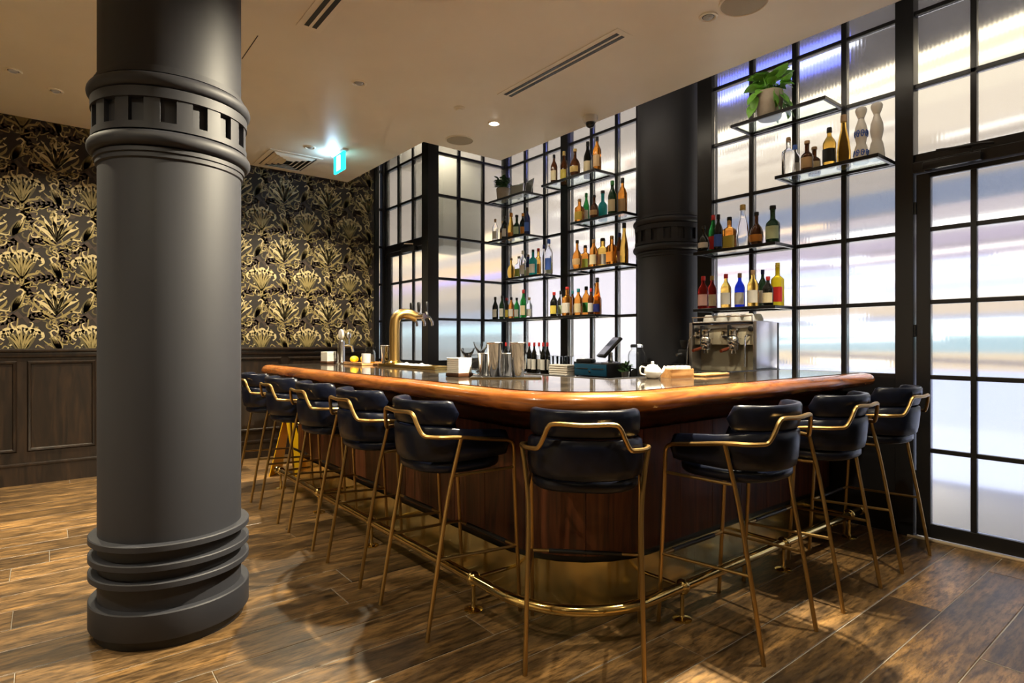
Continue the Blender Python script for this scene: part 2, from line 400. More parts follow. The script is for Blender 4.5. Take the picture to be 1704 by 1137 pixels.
    dots = [(.10, -.16), (-.12, -.16), (.12, -.47), (.36, -.17), (.13, .05)]
    xlo, xhi, zlo = -2.58, 3.20, 1.216
    for ti in range(-5, 7):
        for tj in range(-3, 4):
            ox, oy = 1.863+.511*ti, 2.64+TH*tj
            for (mi, layer, P, ws) in ribs:
                c = P[len(P)//2]
                if not (xlo+.02 < c.x+ox < xhi-.02 and zlo < c.y+oy < 3.94): continue
                L_, R_ = [], []
                for i in range(len(P)):
                    t = (P[min(i+1, len(P)-1)]-P[max(i-1, 0)]).normalized()
                    nx, ny = -t.y*ws[i], t.x*ws[i]
                    for lst, sg in ((L_, 1), (R_, -1)):
                        lst.append((min(max(P[i].x+nx*sg+ox, xlo), xhi), YB-.0010-.0004*layer, min(max(P[i].y+ny*sg+oy, zlo), 3.945)))
                n = len(P); mb.cur = mi
                mb.add(L_+R_, [(i, i+1, n+i+1, n+i) for i in range(n-1)])
    return mb
p_ = pattern().build('wallpaper_print', [M_GOLD1, M_GOLD2, M_GOLD3, M_LEAF0], wall_back, smooth=False, fix=False); p_['kind'] = 'stuff'
# wainscot parts on the wall
wz = 1.213
MB().box(-2.6, 3.21, YB-.022, YB, 0.19, wz-.02).build('wainscot_backing', M_WAINS, wall_back, smooth=False)
MB().box(-2.6, 3.21, YB-.055, YB-.022, wz-.028, wz, .006).box(-2.6, 3.21, YB-.04, YB-.022, wz-.075, wz-.03, .004).build('chair_rail', M_WAINS, wall_back)
MB().box(-2.6, 3.21, YB-.040, YB-.022, 0, .165).box(-2.6, 3.21, YB-.048, YB-.022, .165, .195, .006).build('skirting_board', M_WAINS, wall_back)
def frame_mould(x0, x1, z0, z1, w, yy, d):
    mb = MB()
    # mitred moulding: outer, ridge, inner loops
    lo = [(0, 0), (w*.35, d), (w*.75, d*.8), (w, 0.001)]
    loops = []
    for (i, dd) in lo: loops.append([(x0+i, yy-dd, z0+i), (x1-i, yy-dd, z0+i), (x1-i, yy-dd, z1-i), (x0+i, yy-dd, z1-i)])
    mb.grid(loops, closed_u=True); return mb
k = -5
while True:
    x0 = -.18+.5715*k+.033; x1 = x0+.5715-.066; k += 1
    if x1 > 3.2: break
    if x0 < -2.6: continue
    frame_mould(x0, x1, .29, 1.108, .034, YB-.022, .016).build('panel_moulding', M_WAINS, wall_back, angle=20)

# ------------------------------------------------------------------ glazed walls
def bar_y(parent, y0, y1, z, w=.028, d=.05, x=XR, name='mullion'):
    return MB().box(x-d/2, x+d/2, y0, y1, z-w/2, z+w/2, .003).build(name, M_BLACK, parent, smooth=False)
def post(parent, x, y, wx, wy, z0, z1, name='post'):
    return MB().box(x-wx/2, x+wx/2, y-wy/2, y+wy/2, z0, z1, .003).build(name, M_BLACK, parent, smooth=False)
def pane_y(parent, y0, y1, z0, z1, x=XR):
    return MB().box(x-.004, x+.004, y0+.003, y1-.003, z0+.003, z1-.003).build('pane', M_PANE, parent, smooth=False)
wall_right = struct('wall_right')
# (y of verticals, width)
secA = [(5.755, .10), (5.375, .030), (5.025, .030), (4.67, .11), (4.285, .030), (3.94, .030), (3.66, .05)]
secB = [(2.92, .14), (2.506, .034), (2.156, .034), (1.803, .034), (1.42, .105)]
secC = [(.40, .105), (.05, .034), (-.30, .034), (-.65, .034), (-1.0, .105), (-1.35, .034), (-1.70, .034), (-2.05, .034), (-2.5, .2)]
for sec in (secA, secB, secC):
    for (yy, w) in sec: post(wall_right, XR, yy, .06 if w < .06 else .10, w, (0 if w > .045 else 1.05), 3.94, 'post' if w > .06 else 'glazing_bar')
    for (ya, wa), (yb, wb) in zip(sec[:-1], sec[1:]):
        hi, lo = ya-wa/2, yb+wb/2
        for z in ROWS[:-1]: bar_y(wall_right, lo, hi, z)
        for z0, z1 in zip(ROWS[:-1], ROWS[1:]): pane_y(wall_right, lo-.002, hi+.002, z0+.012, z1-.012)
    MB().box(XR-.03, XR+.05, sec[-1][0], sec[0][0], 0, 1.04).build('lower_panel', M_BLACK, wall_right, smooth=False)
# transom over the street door
for z in (2.475, 2.95, 3.43):
    bar_y(wall_right, .45, 1.368, z, .03 if z > 2.5 else .06)
tb = [1.368, 1.056, .745, .4525]
for y1_, y0_ in zip(tb[:-1], tb[1:]):
    for z0, z1 in ((2.505, 2.935), (2.965, 3.415), (3.445, 3.92)): pane_y(wall_right, y0_+.012, y1_-.012, z0, z1)
for yy in tb[1:-1]: post(wall_right, XR, yy, .05, .032, 2.505, 3.94, 'glazing_bar')
MB().box(XR-.06, XR+.06, .4525, 1.368, 2.375, 2.445, .004).build('door_head', M_BLACK, wall_right, smooth=False)
# street door
door = struct('door_1')
DY0, DY1, DZ0, DZ1 = .462, 1.358, .016, 2.37
MB().box(XR-.025, XR+.025, DY1-.078, DY1, DZ0, DZ1, .003).build('stile', M_BLACK, door, smooth=False)
MB().box(XR-.025, XR+.025, DY0, DY0+.078, DZ0, DZ1, .003).build('stile', M_BLACK, door, smooth=False)
MB().box(XR-.025, XR+.025, DY0+.078, DY1-.078, DZ0, .105, .003).build('bottom_rail', M_BLACK, door, smooth=False)
MB().box(XR-.025, XR+.025, DY0+.078, DY1-.078, 2.34, DZ1, .003).build('top_rail', M_BLACK, door, smooth=False)
dz = [.105, .575, 1.05, 1.535, 2.005, 2.34]; dy = [DY1-.078, 1.056, .75, DY0+.078]
for yy in dy[1:-1]: MB().box(XR-.02, XR+.02, yy-.016, yy+.016, .105, 2.34, .003).build('glazing_bar', M_BLACK, door, smooth=False)
for ya, yb in zip(dy[:-1], dy[1:]):
    ha, hb = (ya if ya == dy[0] else ya-.016), (yb if yb == dy[-1] else yb+.016)
    for z in dz[1:-1]: MB().box(XR-.018, XR+.018, hb, ha, z-.014, z+.014, .003).build('mullion', M_BLACK, door, smooth=False)
    for z0, z1 in zip(dz[:-1], dz[1:]):
        pane_y(door, hb-.002, ha+.002, z0+(.012 if z0 > .2 else 0), z1-(.012 if z1 < 2.3 else 0))
for z in (.4, 1.35, 2.15): MB().tube([(XR-.035, DY1+.004, z-.04), (XR-.035, DY1+.004, z+.04)], .008).build('hinge', M_BLACK, door)
sill = MB().box(XR-.06, XR-.03, .2, 1.40, 0, .014, .003).build('trim_1', mat('sill_brass', (.75, .60, .42), .35, .6)); tag(sill, kind='structure')
cl = thing('door_closer', 'black hydraulic closer with folded arm over the street door', 'door closer', (XR-.065, 1.15, 2.40))
MB().box(-.045, 0, -.15, .15, -.03, .025, .008).build('closer_body', M_PLASTIC, cl)
MB().tube([(-.022, -.10, .024), (-.03, -.10, .06), (-.08, -.02, .062), (-.10, .06, .064)], .009, 8).tube([(-.10, .06, .064), (-.04, -.16, .064), (0.0, -.20, .064)], .008, 8).build('closer_arm', M_PLASTIC, cl)

# lobby glazing: face parallel to the papered wall
wall_lobby = struct('wall_lobby')
post(wall_lobby, XBOX, YBOX, .14, .14, 0, 3.94)
for xx in (3.766, 4.111): post(wall_lobby, xx, YBOX, .03, .05, 1.05, 3.94, 'glazing_bar')
xs = [XBOX+.07, 3.766, 4.111, 4.43]
for xa, xb in zip(xs[:-1], xs[1:]):
    a, b2 = (xa if xa == xs[0] else xa+.015), (xb if xb == xs[-1] else xb-.015)
    for z in ROWS[:-1]: MB().box(a, b2, YBOX-.025, YBOX+.025, z-.014, z+.014, .003).build('mullion', M_BLACK, wall_lobby, smooth=False)
    for z0, z1 in zip(ROWS[:-1], ROWS[1:]): MB().box(a-.002, b2+.002, YBOX-.004, YBOX+.004, z0+.012, z1-.012).build('pane', M_PANE, wall_lobby, smooth=False)
MB().box(XBOX+.07, 4.43, YBOX-.025, YBOX+.025, 0, 1.036).build('lower_panel', M_BLACK, wall_lobby, smooth=False)
# lobby face parallel to the street wall, with its door
for yy in (6.13, 6.49): post(wall_lobby, XBOX, yy, .05, .03, 2.475, 3.94, 'glazing_bar')
ys = [YBOX+.07, 6.13, 6.49, 6.80]
for ya, yb in zip(ys[:-1], ys[1:]):
    a, b2 = (ya if ya == ys[0] else ya+.015), (yb if yb == ys[-1] else yb-.015)
    for z in (2.95, 3.43): bar_y(wall_lobby, a, b2, z, x=XBOX)
    for z0, z1 in ((2.475, 2.95), (2.95, 3.43), (3.43, 3.92)): pane_y(wall_lobby, a-.002, b2+.002, z0+.012, z1-.012, XBOX)
bar_y(wall_lobby, YBOX+.07, 6.80, 2.435, .09, .06, XBOX, 'door_head')
post(wall_lobby, XBOX, 6.83, .06, .06, 0, 3.94)
post(wall_lobby, 3.245, YB+.03, .06, .08, 0, 3.94); post(wall_lobby, 3.335, YB+.03, .035, .08, 0, 3.94)
for z0, z1 in zip([0]+ROWS[:-1], ROWS): MB().box(3.276, 3.317, YB+.026, YB+.034, z0+.014, z1-.014).build('pane', M_PANE, wall_lobby, smooth=False)
for z in ROWS[:-1]: MB().box(3.276, 3.317, YB+.01, YB+.05, z-.014, z+.014).build('mullion', M_BLACK, wall_lobby, smooth=False)
door2 = struct('door_2')
EY0, EY1 = YBOX+.078, 6.79
for a, b2 in ((EY0, EY0+.075), (EY1-.09, EY1)): MB().box(XBOX-.022, XBOX+.022, a, b2, .012, 2.385, .003).build('stile', M_BLACK, door2, smooth=False)
MB().box(XBOX-.022, XBOX+.022, EY0+.075, EY1-.09, 2.335, 2.385, .003).build('top_rail', M_BLACK, door2, smooth=False)
MB().box(XBOX-.022, XBOX+.022, EY0+.075, EY1-.09, .012, 1.06, .003).build('kick_panel', M_BLACK, door2, smooth=False)
for yy in (6.13, 6.46): MB().box(XBOX-.018, XBOX+.018, yy-.013, yy+.013, 1.06, 2.335).build('glazing_bar', M_BLACK, door2, smooth=False)
ds = [EY0+.075, 6.13, 6.46, EY1-.09]
for ya, yb in zip(ds[:-1], ds[1:]):
    a, b2 = (ya if ya == ds[0] else ya+.013), (yb if yb == ds[-1] else yb-.013)
    for z in (1.535, 2.0): MB().box(XBOX-.018, XBOX+.018, a, b2, z-.013, z+.013).build('mullion', M_BLACK, door2, smooth=False)
    for z0, z1 in ((1.06, 1.522), (1.548, 1.987), (2.013, 2.335)): pane_y(door2, a-.002, b2+.002, z0-.002, z1+.002, XBOX)
cl2 = thing('door_closer', 'black hydraulic closer over the glazed lobby door in the corner', 'door closer', (XBOX-.032, 6.15, 2.37))
MB().box(-.045, 0, -.16, .16, -.035, .025, .008).build('closer_body', M_PLASTIC, cl2)
MB().tube([(-.022, -.1, .024), (-.022, -.1, .05), (-.09, -.02, .052), (-.02, .16, .054)], .008, 8).build('closer_arm', M_CHROME, cl2)

# ------------------------------------------------------------------ the lit street front outside
st = thing('shopfront', 'lit shop fronts across the street, blurred by the ribbed glass', 'building', (6.45, 2.0, 0))
SK = 0.66
def glow(name, x0, x1, y0, y1, z0, z1, c, k, tilt=0.0):
    m_ = emitter('street_light', c, k*SK); cy_ = (y0+y1)/2-2.0; cz_ = (z0+z1)/2
    o = MB().box(x0, x1, -(y1-y0)/2, (y1-y0)/2, -(z1-z0)/2, (z1-z0)/2).build(name, m_, st, smooth=False)
    o.location = (0, cy_, cz_); o.rotation_euler = (tilt, 0, 0); return o
near = [  # the shop front opposite the bar: z0, z1, colour, strength
    (0.00, 0.50, (0.62, 0.67, 0.88), 1.20), (0.50, 1.02, (0.58, 0.64, 0.92), 1.10), (1.02, 1.18, (0.86, 0.68, 0.45), 0.90), (1.18, 1.34, (0.45, 0.64, 0.70), 0.85),
    (1.34, 1.43, (0.80, 1.0, 1.0), 1.9), (1.43, 1.53, (0.60, 0.62, 0.76), 0.70), (1.53, 1.68, (0.85, 0.68, 0.50), 0.80), (1.68, 2.04, (0.66, 0.72, 0.98), 1.05),
    (2.04, 2.28, (0.60, 0.50, 0.62), 0.75), (2.28, 2.54, (0.66, 0.58, 0.60), 0.75), (2.54, 2.76, (0.26, 0.32, 0.46), 0.62), (2.76, 2.95, (0.55, 0.48, 0.42), 0.62),
    (2.95, 3.22, (0.74, 0.62, 0.47), 0.78), (3.22, 3.50, (0.80, 0.68, 0.52), 0.90), (3.50, 3.72, (0.84, 0.72, 0.54), 0.95), (3.72, 5.60, (0.88, 0.74, 0.52), 1.0)]
mid = [(0.00, 1.10, (.80, .80, .86), .95), (1.10, 1.62, (.92, .88, .92), 1.05), (1.62, 2.45, (.88, .82, .90), .98), (2.45, 2.75, (.84, .76, .80), .90), (2.75, 3.4, (.80, .70, .62), .78), (3.4, 4.1, (.78, .66, .54), .72), (4.1, 5.6, (.70, .60, .50), .62)]
far = [(0.00, 1.10, (.50, .52, .50), .66), (1.10, 1.42, (.52, .60, .62), .72), (1.42, 1.60, (.62, .86, .92), 1.05), (1.60, 1.85, (.52, .56, .66), .70), (1.85, 2.10, (.62, .55, .48), .66), (2.10, 2.44, (.74, .62, .48), .78),
       (2.44, 2.53, (.52, .46, 1.0), 1.25), (2.53, 2.80, (.92, .66, .40), 1.0), (2.80, 3.0, (.70, .62, .56), .85), (3.0, 3.30, (1.0, .78, .48), 1.25), (3.30, 5.6, (.50, .42, .34), .7)]
for lst, y0, y1, g_ in ((near, -4.5, 4.75, 1.0), (mid, 4.75, 7.75, .84), (far, 7.75, 17.0, 1.0)):
    for (z0, z1, c, k) in lst: glow('lit_band', 0, .12, y0, y1, z0, z1, c, k*g_)
for y0, y1 in ((1.95, 3.1), (3.25, 4.7), (4.9, 6.2), (6.4, 7.6)): glow('hidden_fill_band', -.03, -.002, y0, y1, .25, .90, (1.0, .88, .64), 9.5)  # hidden glowing panels added to throw light up onto the ceiling
# dark fascia with a sloping lower edge and the bright light streak below it
MB().add([(x, y-2.0, z) for x in (-.06, -.005) for (y, z) in ((-4.5, 4.47), (4.75, 3.76), (4.75, 5.6), (-4.5, 5.6))],
         [(0, 1, 2, 3), (7, 6, 5, 4), (0, 4, 5, 1), (1, 5, 6, 2), (2, 6, 7, 3), (3, 7, 4, 0)]).build('dark_fascia', emitter('fascia_dusk', (.24, .205, .20), .26*SK), st, smooth=False)
sl = -math.atan2(.71, 9.25)
glow('light_streak', -.10, -.065, -4.5, 4.75, 4.02, 4.09, (1.0, .84, .56), 2.6, sl)
glow('light_streak', -.05, -.006, -3.5, 4.7, 3.80, 3.85, (1.0, .88, .66), 1.7, sl*.7)
glow('blue_led_glow', -.16, -.10, 2.55, 3.95, 4.12, 4.40, (.16, .20, 1.0), 1.9)  # glowing bar stands in for the blue LED light on the glass
glow('light_streak', -.19, -.162, 2.4, 3.95, 4.18, 4.21, (.85, .88, 1.0), 2.2, -.06)
qs = random.Random(11)
cols = [(1.0, .97, .93), (1.0, .93, .82), (.82, .88, 1.0), (1.0, .74, .48), (.74, .80, 1.0), (.92, .62, .52), (.30, .36, .52), (.45, .38, .40)]
for k in range(64):  # glowing bars imitate light streaks smeared by the ribbed glass
    zc = qs.choice([qs.uniform(1.05, 2.75), qs.uniform(1.6, 2.6), qs.uniform(2.9, 3.6)]); yc = qs.uniform(-.5, 4.4); ln = qs.uniform(.5, 2.6); hh = qs.uniform(.012, .05)
    c = qs.choice(cols); k_ = 1.9 if min(c) > .6 else (1.2 if c[0] > .7 else .6)
    if zc > 2.85: c = qs.choice(cols[:2]+[(.62, .52, .42)]); k_ = 1.35 if c[2] > .7 else .6
    glow('light_streak', -.02-.0006*k, -.001-.0005*k, max(-4, yc-ln/2), min(4.74, yc+ln/2), zc-hh/2, zc+hh/2, c, k_, qs.uniform(-.03, .03))
for k in range(14):
    zc = qs.uniform(2.6, 4.0); yc = qs.uniform(4.9, 7.0); glow('light_streak', -.02-.001*k, -.002-.0008*k, yc-.1, min(7.7, yc+qs.uniform(.5, 1.6)), zc-.015, zc+.02, (1.0, .92, .78), 1.5, qs.uniform(-.05, .05))
lb_ = MB().box(3.80, 4.40, 6.15, 6.79, 2.46, 3.60).build('wall_lobby_dimming_block', mat('dimming_block_grey', srgb(170, 170, 165), .6)); tag(lb_, kind='structure')  # block added behind the upper lobby panes to dim them
pv = MB().box(4.60, 6.6, -4, 16, -.08, -.02).build('pavement', mat('pavement', (.5, .5, .52), .8)); tag(pv, kind='structure')

# ------------------------------------------------------------------ columns
def column(cx, cy, label, top, front_only=False):
    c = thing('column', label, 'column', (cx, cy, 0))
    r = .288
    MB().lathe([(r, .04), (r, top)], n=64).build('shaft', M_COLUMN, c)
    MB().lathe([(r+.012, 0), (r+.012, .045)], n=64).build('recessed_base', M_BLACK, c)
    MB().lathe([(r, .042), (r+.032, .042), (r+.034, .046), (r+.034, .152), (r+.030, .157), (r, .158)], n=64, cap=False).build('plinth', M_COLUMN, c)
    for z in (.253, .328, .408):
        MB().lathe([(r, z), (r+.030, z), (r+.034, z+.004), (r+.034, z+.026), (r+.030, z+.030), (r, z+.031)], n=64, cap=False).build('base_ring', M_COLUMN, c)
    def torus(z0, z1, d):
        zc, h = (z0+z1)/2, (z1-z0)/2
        return [(r+d-h*.75+h*.9*math.cos(t), zc+h*math.sin(t)) for t in [(-PI/2)+PI*i/8 for i in range(9)]]
    MB().lathe([(r, 2.045), (r+.008, 2.05), (r+.008, 2.07), (r+.014, 2.072), (r+.014, 2.09), (r, 2.092)], n=64, cap=False).build('lower_fillet', M_COLUMN, c)
    MB().lathe([(r, 2.094)]+torus(2.096, 2.158, .036)+[(r, 2.16)], n=64, cap=False).build('lower_torus', M_COLUMN, c)
    MB().lathe([(r, 2.16), (r+.024, 2.162), (r+.024, 2.19), (r, 2.192)], n=64, cap=False).build('frieze_sill', M_COLUMN, c)
    nb = 16; db = None
    for i in range(nb):
        a0 = 2*PI*i/nb; a1 = a0+2*PI/nb*.5
        if i == 0:
            mb = MB(); n = 5; ro = r+.020
            vs = [(rr*math.cos(a1*q/n-a1/2), rr*math.sin(a1*q/n-a1/2), z) for rr in (r-.004, ro) for z in (2.19, 2.292) for q in range(n+1)]
            m_ = n+1; fs = []
            for q in range(n): fs += [(2*m_+q, 2*m_+q+1, 3*m_+q+1, 3*m_+q), (q, q+1, 2*m_+q+1, 2*m_+q), (m_+q, m_+q+1, 3*m_+q+1, 3*m_+q)]
            fs += [(0, 2*m_, 3*m_, m_), (n, 2*m_+n, 3*m_+n, m_+n)]
            db = mb.add(vs, fs).build('dentil', M_COLUMN, c); dm = db.data
        else:
            d_ = link_mesh('dentil', dm, (0, 0, 0), c); d_.rotation_euler = (0, 0, a0)
    MB().lathe([(r, 2.290), (r+.026, 2.292), (r+.026, 2.334), (r, 2.336)], n=64, cap=False).build('frieze_cap', M_COLUMN, c)
    MB().lathe([(r, 2.336)]+torus(2.338, 2.396, .036)+[(r, 2.398)], n=64, cap=False).build('upper_torus', M_COLUMN, c)
    MB().lathe([(r, 2.398), (r+.018, 2.40), (r+.016, 2.413), (r+.008, 2.416), (r+.006, 2.432), (r, 2.434)], n=64, cap=False).build('upper_fillet', M_COLUMN, c)
    return c
column(.454, 3.103, 'charcoal round column with ringed base standing free on the oak floor', 3.215)
column(4.53, 3.36, 'charcoal column built into the glass wall behind the bar counter', 3.94)

# ------------------------------------------------------------------ ceiling fittings
def downlight(x, y, z, label, power, lens=M_LENSDIM, spot=95, col=(1.0, .87, .62), r=.055, aim=None, fixture=True, blend=.55):
    if fixture:
        d = thing('downlight', label, 'ceiling light', (x, y, z), group='recessed ceiling downlights')
        MB().lathe([(r, 0), (r, -.006), (r*.82, -.009), (r*.66, -.004), (r*.62, 0)], n=32, cap=False).build('trim_ring', M_CEIL, d)
        MB().lathe([(.0005, -.002), (r*.64, -.002)], n=24, cap=False).build('baffle', M_DARKBAFFLE, d)
        MB().lathe([(.0005, -.016), (r*.35, -.014), (r*.55, -.003)], n=20, cap=False).build('lens', lens, d)
    l = bpy.data.lights.new('downlight_lamp', 'SPOT'); l.energy = power; l.color = col; l.shadow_soft_size = .04
    l.spot_size = math.radians(spot); l.spot_blend = blend
    lo = bpy.data.objects.new('downlight_lamp', l); COL.objects.link(lo); lo.location = (x, y, z-.03)
    if aim:
        dv = Vector(aim)-Vector((x, y, z)); lo.rotation_euler = dv.to_track_quat('-Z', 'Y').to_euler()
    return lo
P0 = 100
LW = (1.0, .87, .62)
downlight(3.105, 4.17, ZC, 'glowing recessed downlight between the round speaker and the dome camera', P0*.9, M_LENS, 110)
downlight(1.83, 4.15, ZC, 'recessed downlight above the long side of the bar, lamp not glaring', P0*.35)
downlight(3.09, 2.01, ZC, 'recessed downlight above the short side of the bar, near the glass', P0*.15)
downlight(2.05, 5.83, ZC, 'recessed downlight between the square vent and the exit sign', P0*2.7, spot=128, blend=1.0)
downlight(.05, 5.95, 3.29, 'recessed downlight in the raised dim ceiling strip, nearer the column', P0*1.4, spot=128, blend=1.0)
downlight(-.2, 5.70, 3.29, 'recessed downlight in the raised dim ceiling strip, further from the column', P0*.5)
# lamps of the same kind in the ceiling above the frame
for (x, y, p, aim) in ((2.60, 1.92, 9.0, (1.05, 3.0, 0)), (3.1, .94, 1.3, None), (-.6, 2.0, .7, None), (-.6, 4.0, 1.2, None), (-1.9, 3.4, 1.0, None), (.85, .75, .65, (1.6, 1.6, 0))):
    downlight(x, y, ZC, '', P0*p, fixture=False, spot=104 if aim else 115, aim=aim)
# light strip added out of view to brighten the shelves and upper glass
cv = thing('added_light_strip', 'added unseen light strip along the ceiling edge facing the glass wall', 'light strip', (3.80, 1.2, ZC+.045))
MB().box(.0005, .014, -3.6, 3.75, -.018, .018).build('channel', M_STEEL, cv, smooth=False)
MB().box(.0145, .018, -3.58, 3.73, -.012, .012).build('diffuser', emitter('strip_glow', (1.0, .86, .66), 11.0), cv, smooth=False)
downlight(3.62, 5.98, 3.93, '', P0*.55, fixture=False, spot=140)  # unseen lobby lamp added to lighten the block behind the panes
# globe lamps added behind the viewpoint as unseen fill light
for (x, y, lb) in ((-1.5, -.6, 'added unseen globe for fill light, by the side wall'), (.6, -1.5, 'added unseen globe for fill light, middle one'), (2.6, -1.5, 'added unseen globe for fill light, by the glass')):
    d = thing('added_fill_globe', lb, 'pendant', (x, y, ZC), group='added fill globes behind the viewpoint')
    MB().lathe([(.05, 0), (.05, -.02), (.008, -.03), (.004, -.035), (.004, -.62), (.03, -.63), (.03, -.66)], n=20).build('cord_and_cap', M_BRASSLEG, d)
    MB().sphere((0, 0, -.78), .13, 24, 14).build('globe', emitter('fill_globe_glow', LW, 4.0), d)

def slot_diffuser(x, y0, y1, label):
    d = thing('slot_diffuser', label, 'air vent', (x, (y0+y1)/2, ZC), group='slot air diffusers')
    h = (y1-y0)/2
    MB().box(-.075, .075, -h-.04, h+.04, -.004, 0, .001).build('flange', M_CEIL, d, smooth=False)
    for xx in (-.024, .024): MB().box(xx-.014, xx+.014, -h, h, -.006, -.0035).build('slot', M_DARKBAFFLE, d, smooth=False)
slot_diffuser(2.835, 2.47, 3.63, 'twin-slot air diffuser in the ceiling above the bar corner')
slot_diffuser(1.265, 2.3, 3.59, 'twin-slot air diffuser in the ceiling beside the free column')
def speaker(x, y, r, label):
    s = thing('ceiling_speaker', label, 'speaker', (x, y, ZC), group='round ceiling speakers')
    MB().lathe([(r, 0), (r, -.007), (r-.008, -.010), (r-.012, -.006)], n=40, cap=False).build('rim', M_CEIL, s)
    MB().lathe([(.0005, -.010), (r*.6, -.009), (r-.011, -.006)], n=40, cap=False).build('grille', M_GREYMESH, s)
speaker(3.106, 4.725, .138, 'round ceiling speaker by the glazed lobby corner')
speaker(3.122, 1.80, .138, 'round ceiling speaker cut off at the top edge of the view')
s = thing('smoke_detector', 'small flat white detector on ceiling behind the glowing downlight', 'detector', (2.68, 4.08, ZC))
MB().lathe([(.048, 0), (.048, -.006), (.040, -.012)], n=24).build('base', M_CEIL, s); MB().lathe([(.03, -.012), (.026, -.022), (.0005, -.024)], n=24, cap=False).build('cap', M_CEIL, s)
s = thing('dome_camera', 'white dome security camera at the ceiling edge by rear column', 'camera', (3.66, 3.53, ZC))
MB().lathe([(.062, 0), (.066, -.02), (.052, -.055)], n=28).build('housing', M_WHITE, s); MB().sphere((0, 0, -.062), .040, 20, 10).build('dome', mat('smoked_dome', (.01, .01, .012), .06), s)
v = thing('air_vent', 'square stepped air vent in the ceiling beside the papered wall', 'air vent', (2.02, 6.43, ZC))
hw, hd = .27, .32
def sq_ring(i0, i1, z0, z1):
    mb = MB(); mb.grid([[(-hw+i, -hd+i, z), (hw-i, -hd+i, z), (hw-i, hd-i, z), (-hw+i, hd-i, z)] for (i, z) in ((i0, z0), (i1, z1), (i1, z1+.004), (i0, z0+.004))], closed_u=True, closed_v=True); return mb
sq_ring(0, .045, -.006, -.008).build('frame', M_CEIL, v, smooth=False)
MB().box(-hw+.04, hw-.04, -hd+.04, hd-.04, -.003, -.001).build('duct_shadow', M_DARKBAFFLE, v, smooth=False)
for q in range(4): sq_ring(.062+.048*q, .092+.048*q, -.006, -.022).build('louvre', M_CEIL, v, smooth=False)
e = thing('exit_sign', 'glowing teal exit sign with white doorway panel hung from the ceiling', 'exit sign', (2.345, 5.80, ZC))
MB().box(-.03, .03, -.16, .16, -.018, 0, .004).build('mount', M_WHITE, e)
MB().box(-.012, .012, -.132, .132, -.20, -.018, .003).build('panel', emitter('exit_teal', (.02, .80, .82), 1.5), e)
for s_ in (-1, 1):
    MB().box(s_*.0125-.001, s_*.0125+.001, -.045, .05, -.185, -.035).build('white_doorway', emitter('exit_white', (.85, 1.0, 1.0), 2.2), e)
la = bpy.data.lights.new('exit_glow', 'POINT'); la.energy = 2.2; la.color = (.45, .72, 1.0); la.shadow_soft_size = .05
lo = bpy.data.objects.new('exit_glow', la); COL.objects.link(lo); lo.location = (2.29, 5.86, ZC-.06)

# ------------------------------------------------------------------ the bar
BX0, BY0, BX1, BY1 = 1.50, 1.535, 4.385, 5.62    # outer edge of the nosing
IX, IY = 2.42, 2.20                              # inner edge
def bar_path(d, r_big=.52, r_end=.14, x0=BX0, y0=BY0, x1=BX1, y1=BY1, ix=IX, iy=IY, na=18, ends=True):
    X0, Y0, X1, Y1 = x0+d, y0+d, x1-d, y1-d
    rb, re = max(r_big-d, .004), max(r_end-d, .004)
    P = []
    if ends:
        P.append((ix, Y1))
        for i in range(9): a = PI/2+PI/2*i/8; P.append((X0+re+re*math.cos(a), Y1-re+re*math.sin(a)))
    else: P.append((X0, Y1))
    for i in range(1, 8): P.append((X0, Y1-re-(Y1-re-Y0-rb)*i/8))
    for i in range(na+1): a = PI+PI/2*i/na; P.append((X0+rb+rb*math.cos(a), Y0+rb+rb*math.sin(a)))
    for i in range(1, 6): P.append((X0+rb+(X1-re-X0-rb)*i/6, Y0))
    if ends:
        for i in range(9): a = -PI/2+PI/2*i/8; P.append((X1-re+re*math.cos(a), Y0+re+re*math.sin(a)))
        P.append((X1, iy))
    else: P.append((X1, Y0))
    return P
bar = thing('bar_counter', 'walnut L-shaped bar counter with rounded corner and dark polished top', 'bar counter', (0, 0, 0))
prof = [(.088, 1.066)]+[(.040-.040*math.cos(t), 1.028+.038*math.sin(t)) for t in [PI/2-PI*i/10 for i in range(11)] ]
prof = [(.088, 1.068), (.050, 1.068), (.026, 1.063), (.010, 1.052), (.002, 1.036), (0, 1.022), (.004, 1.006), (.016, .993), (.036, .986), (.13, .986), (.13, 1.03), (.088, 1.03)]
MB().sweep([[(x, y, z) for (x, y) in bar_path(d)] for (d, z) in prof]).build('nosing', M_NOSE, bar)
pp = bar_path(.0895)+[(IX, IY)]
n = len(pp)
bm = bmesh.new(); vs = [bm.verts.new((x, y, 1.03)) for (x, y) in pp]; f = bm.faces.new(vs)
ex = bmesh.ops.extrude_face_region(bm, geom=[f]); bmesh.ops.translate(bm, vec=(0, 0, .042), verts=[g for g in ex['geom'] if isinstance(g, bmesh.types.BMVert)])
bmesh.ops.triangulate(bm, faces=bm.faces[:]); bmesh.ops.recalc_face_normals(bm, faces=bm.faces[:])
me = bpy.data.meshes.new('worktop'); bm.to_mesh(me); bm.free(); me.materials.append(M_TOP); link_mesh('worktop', me, (0, 0, 0), bar)
MB().box(IX-.012, IX+.012, IY+.012, 5.50, .99, 1.076, .003).box(IX-.012, 4.30, IY-.012, IY+.012, .99, 1.076, .003).build('inner_edge', M_PLASTIC, bar, smooth=False)
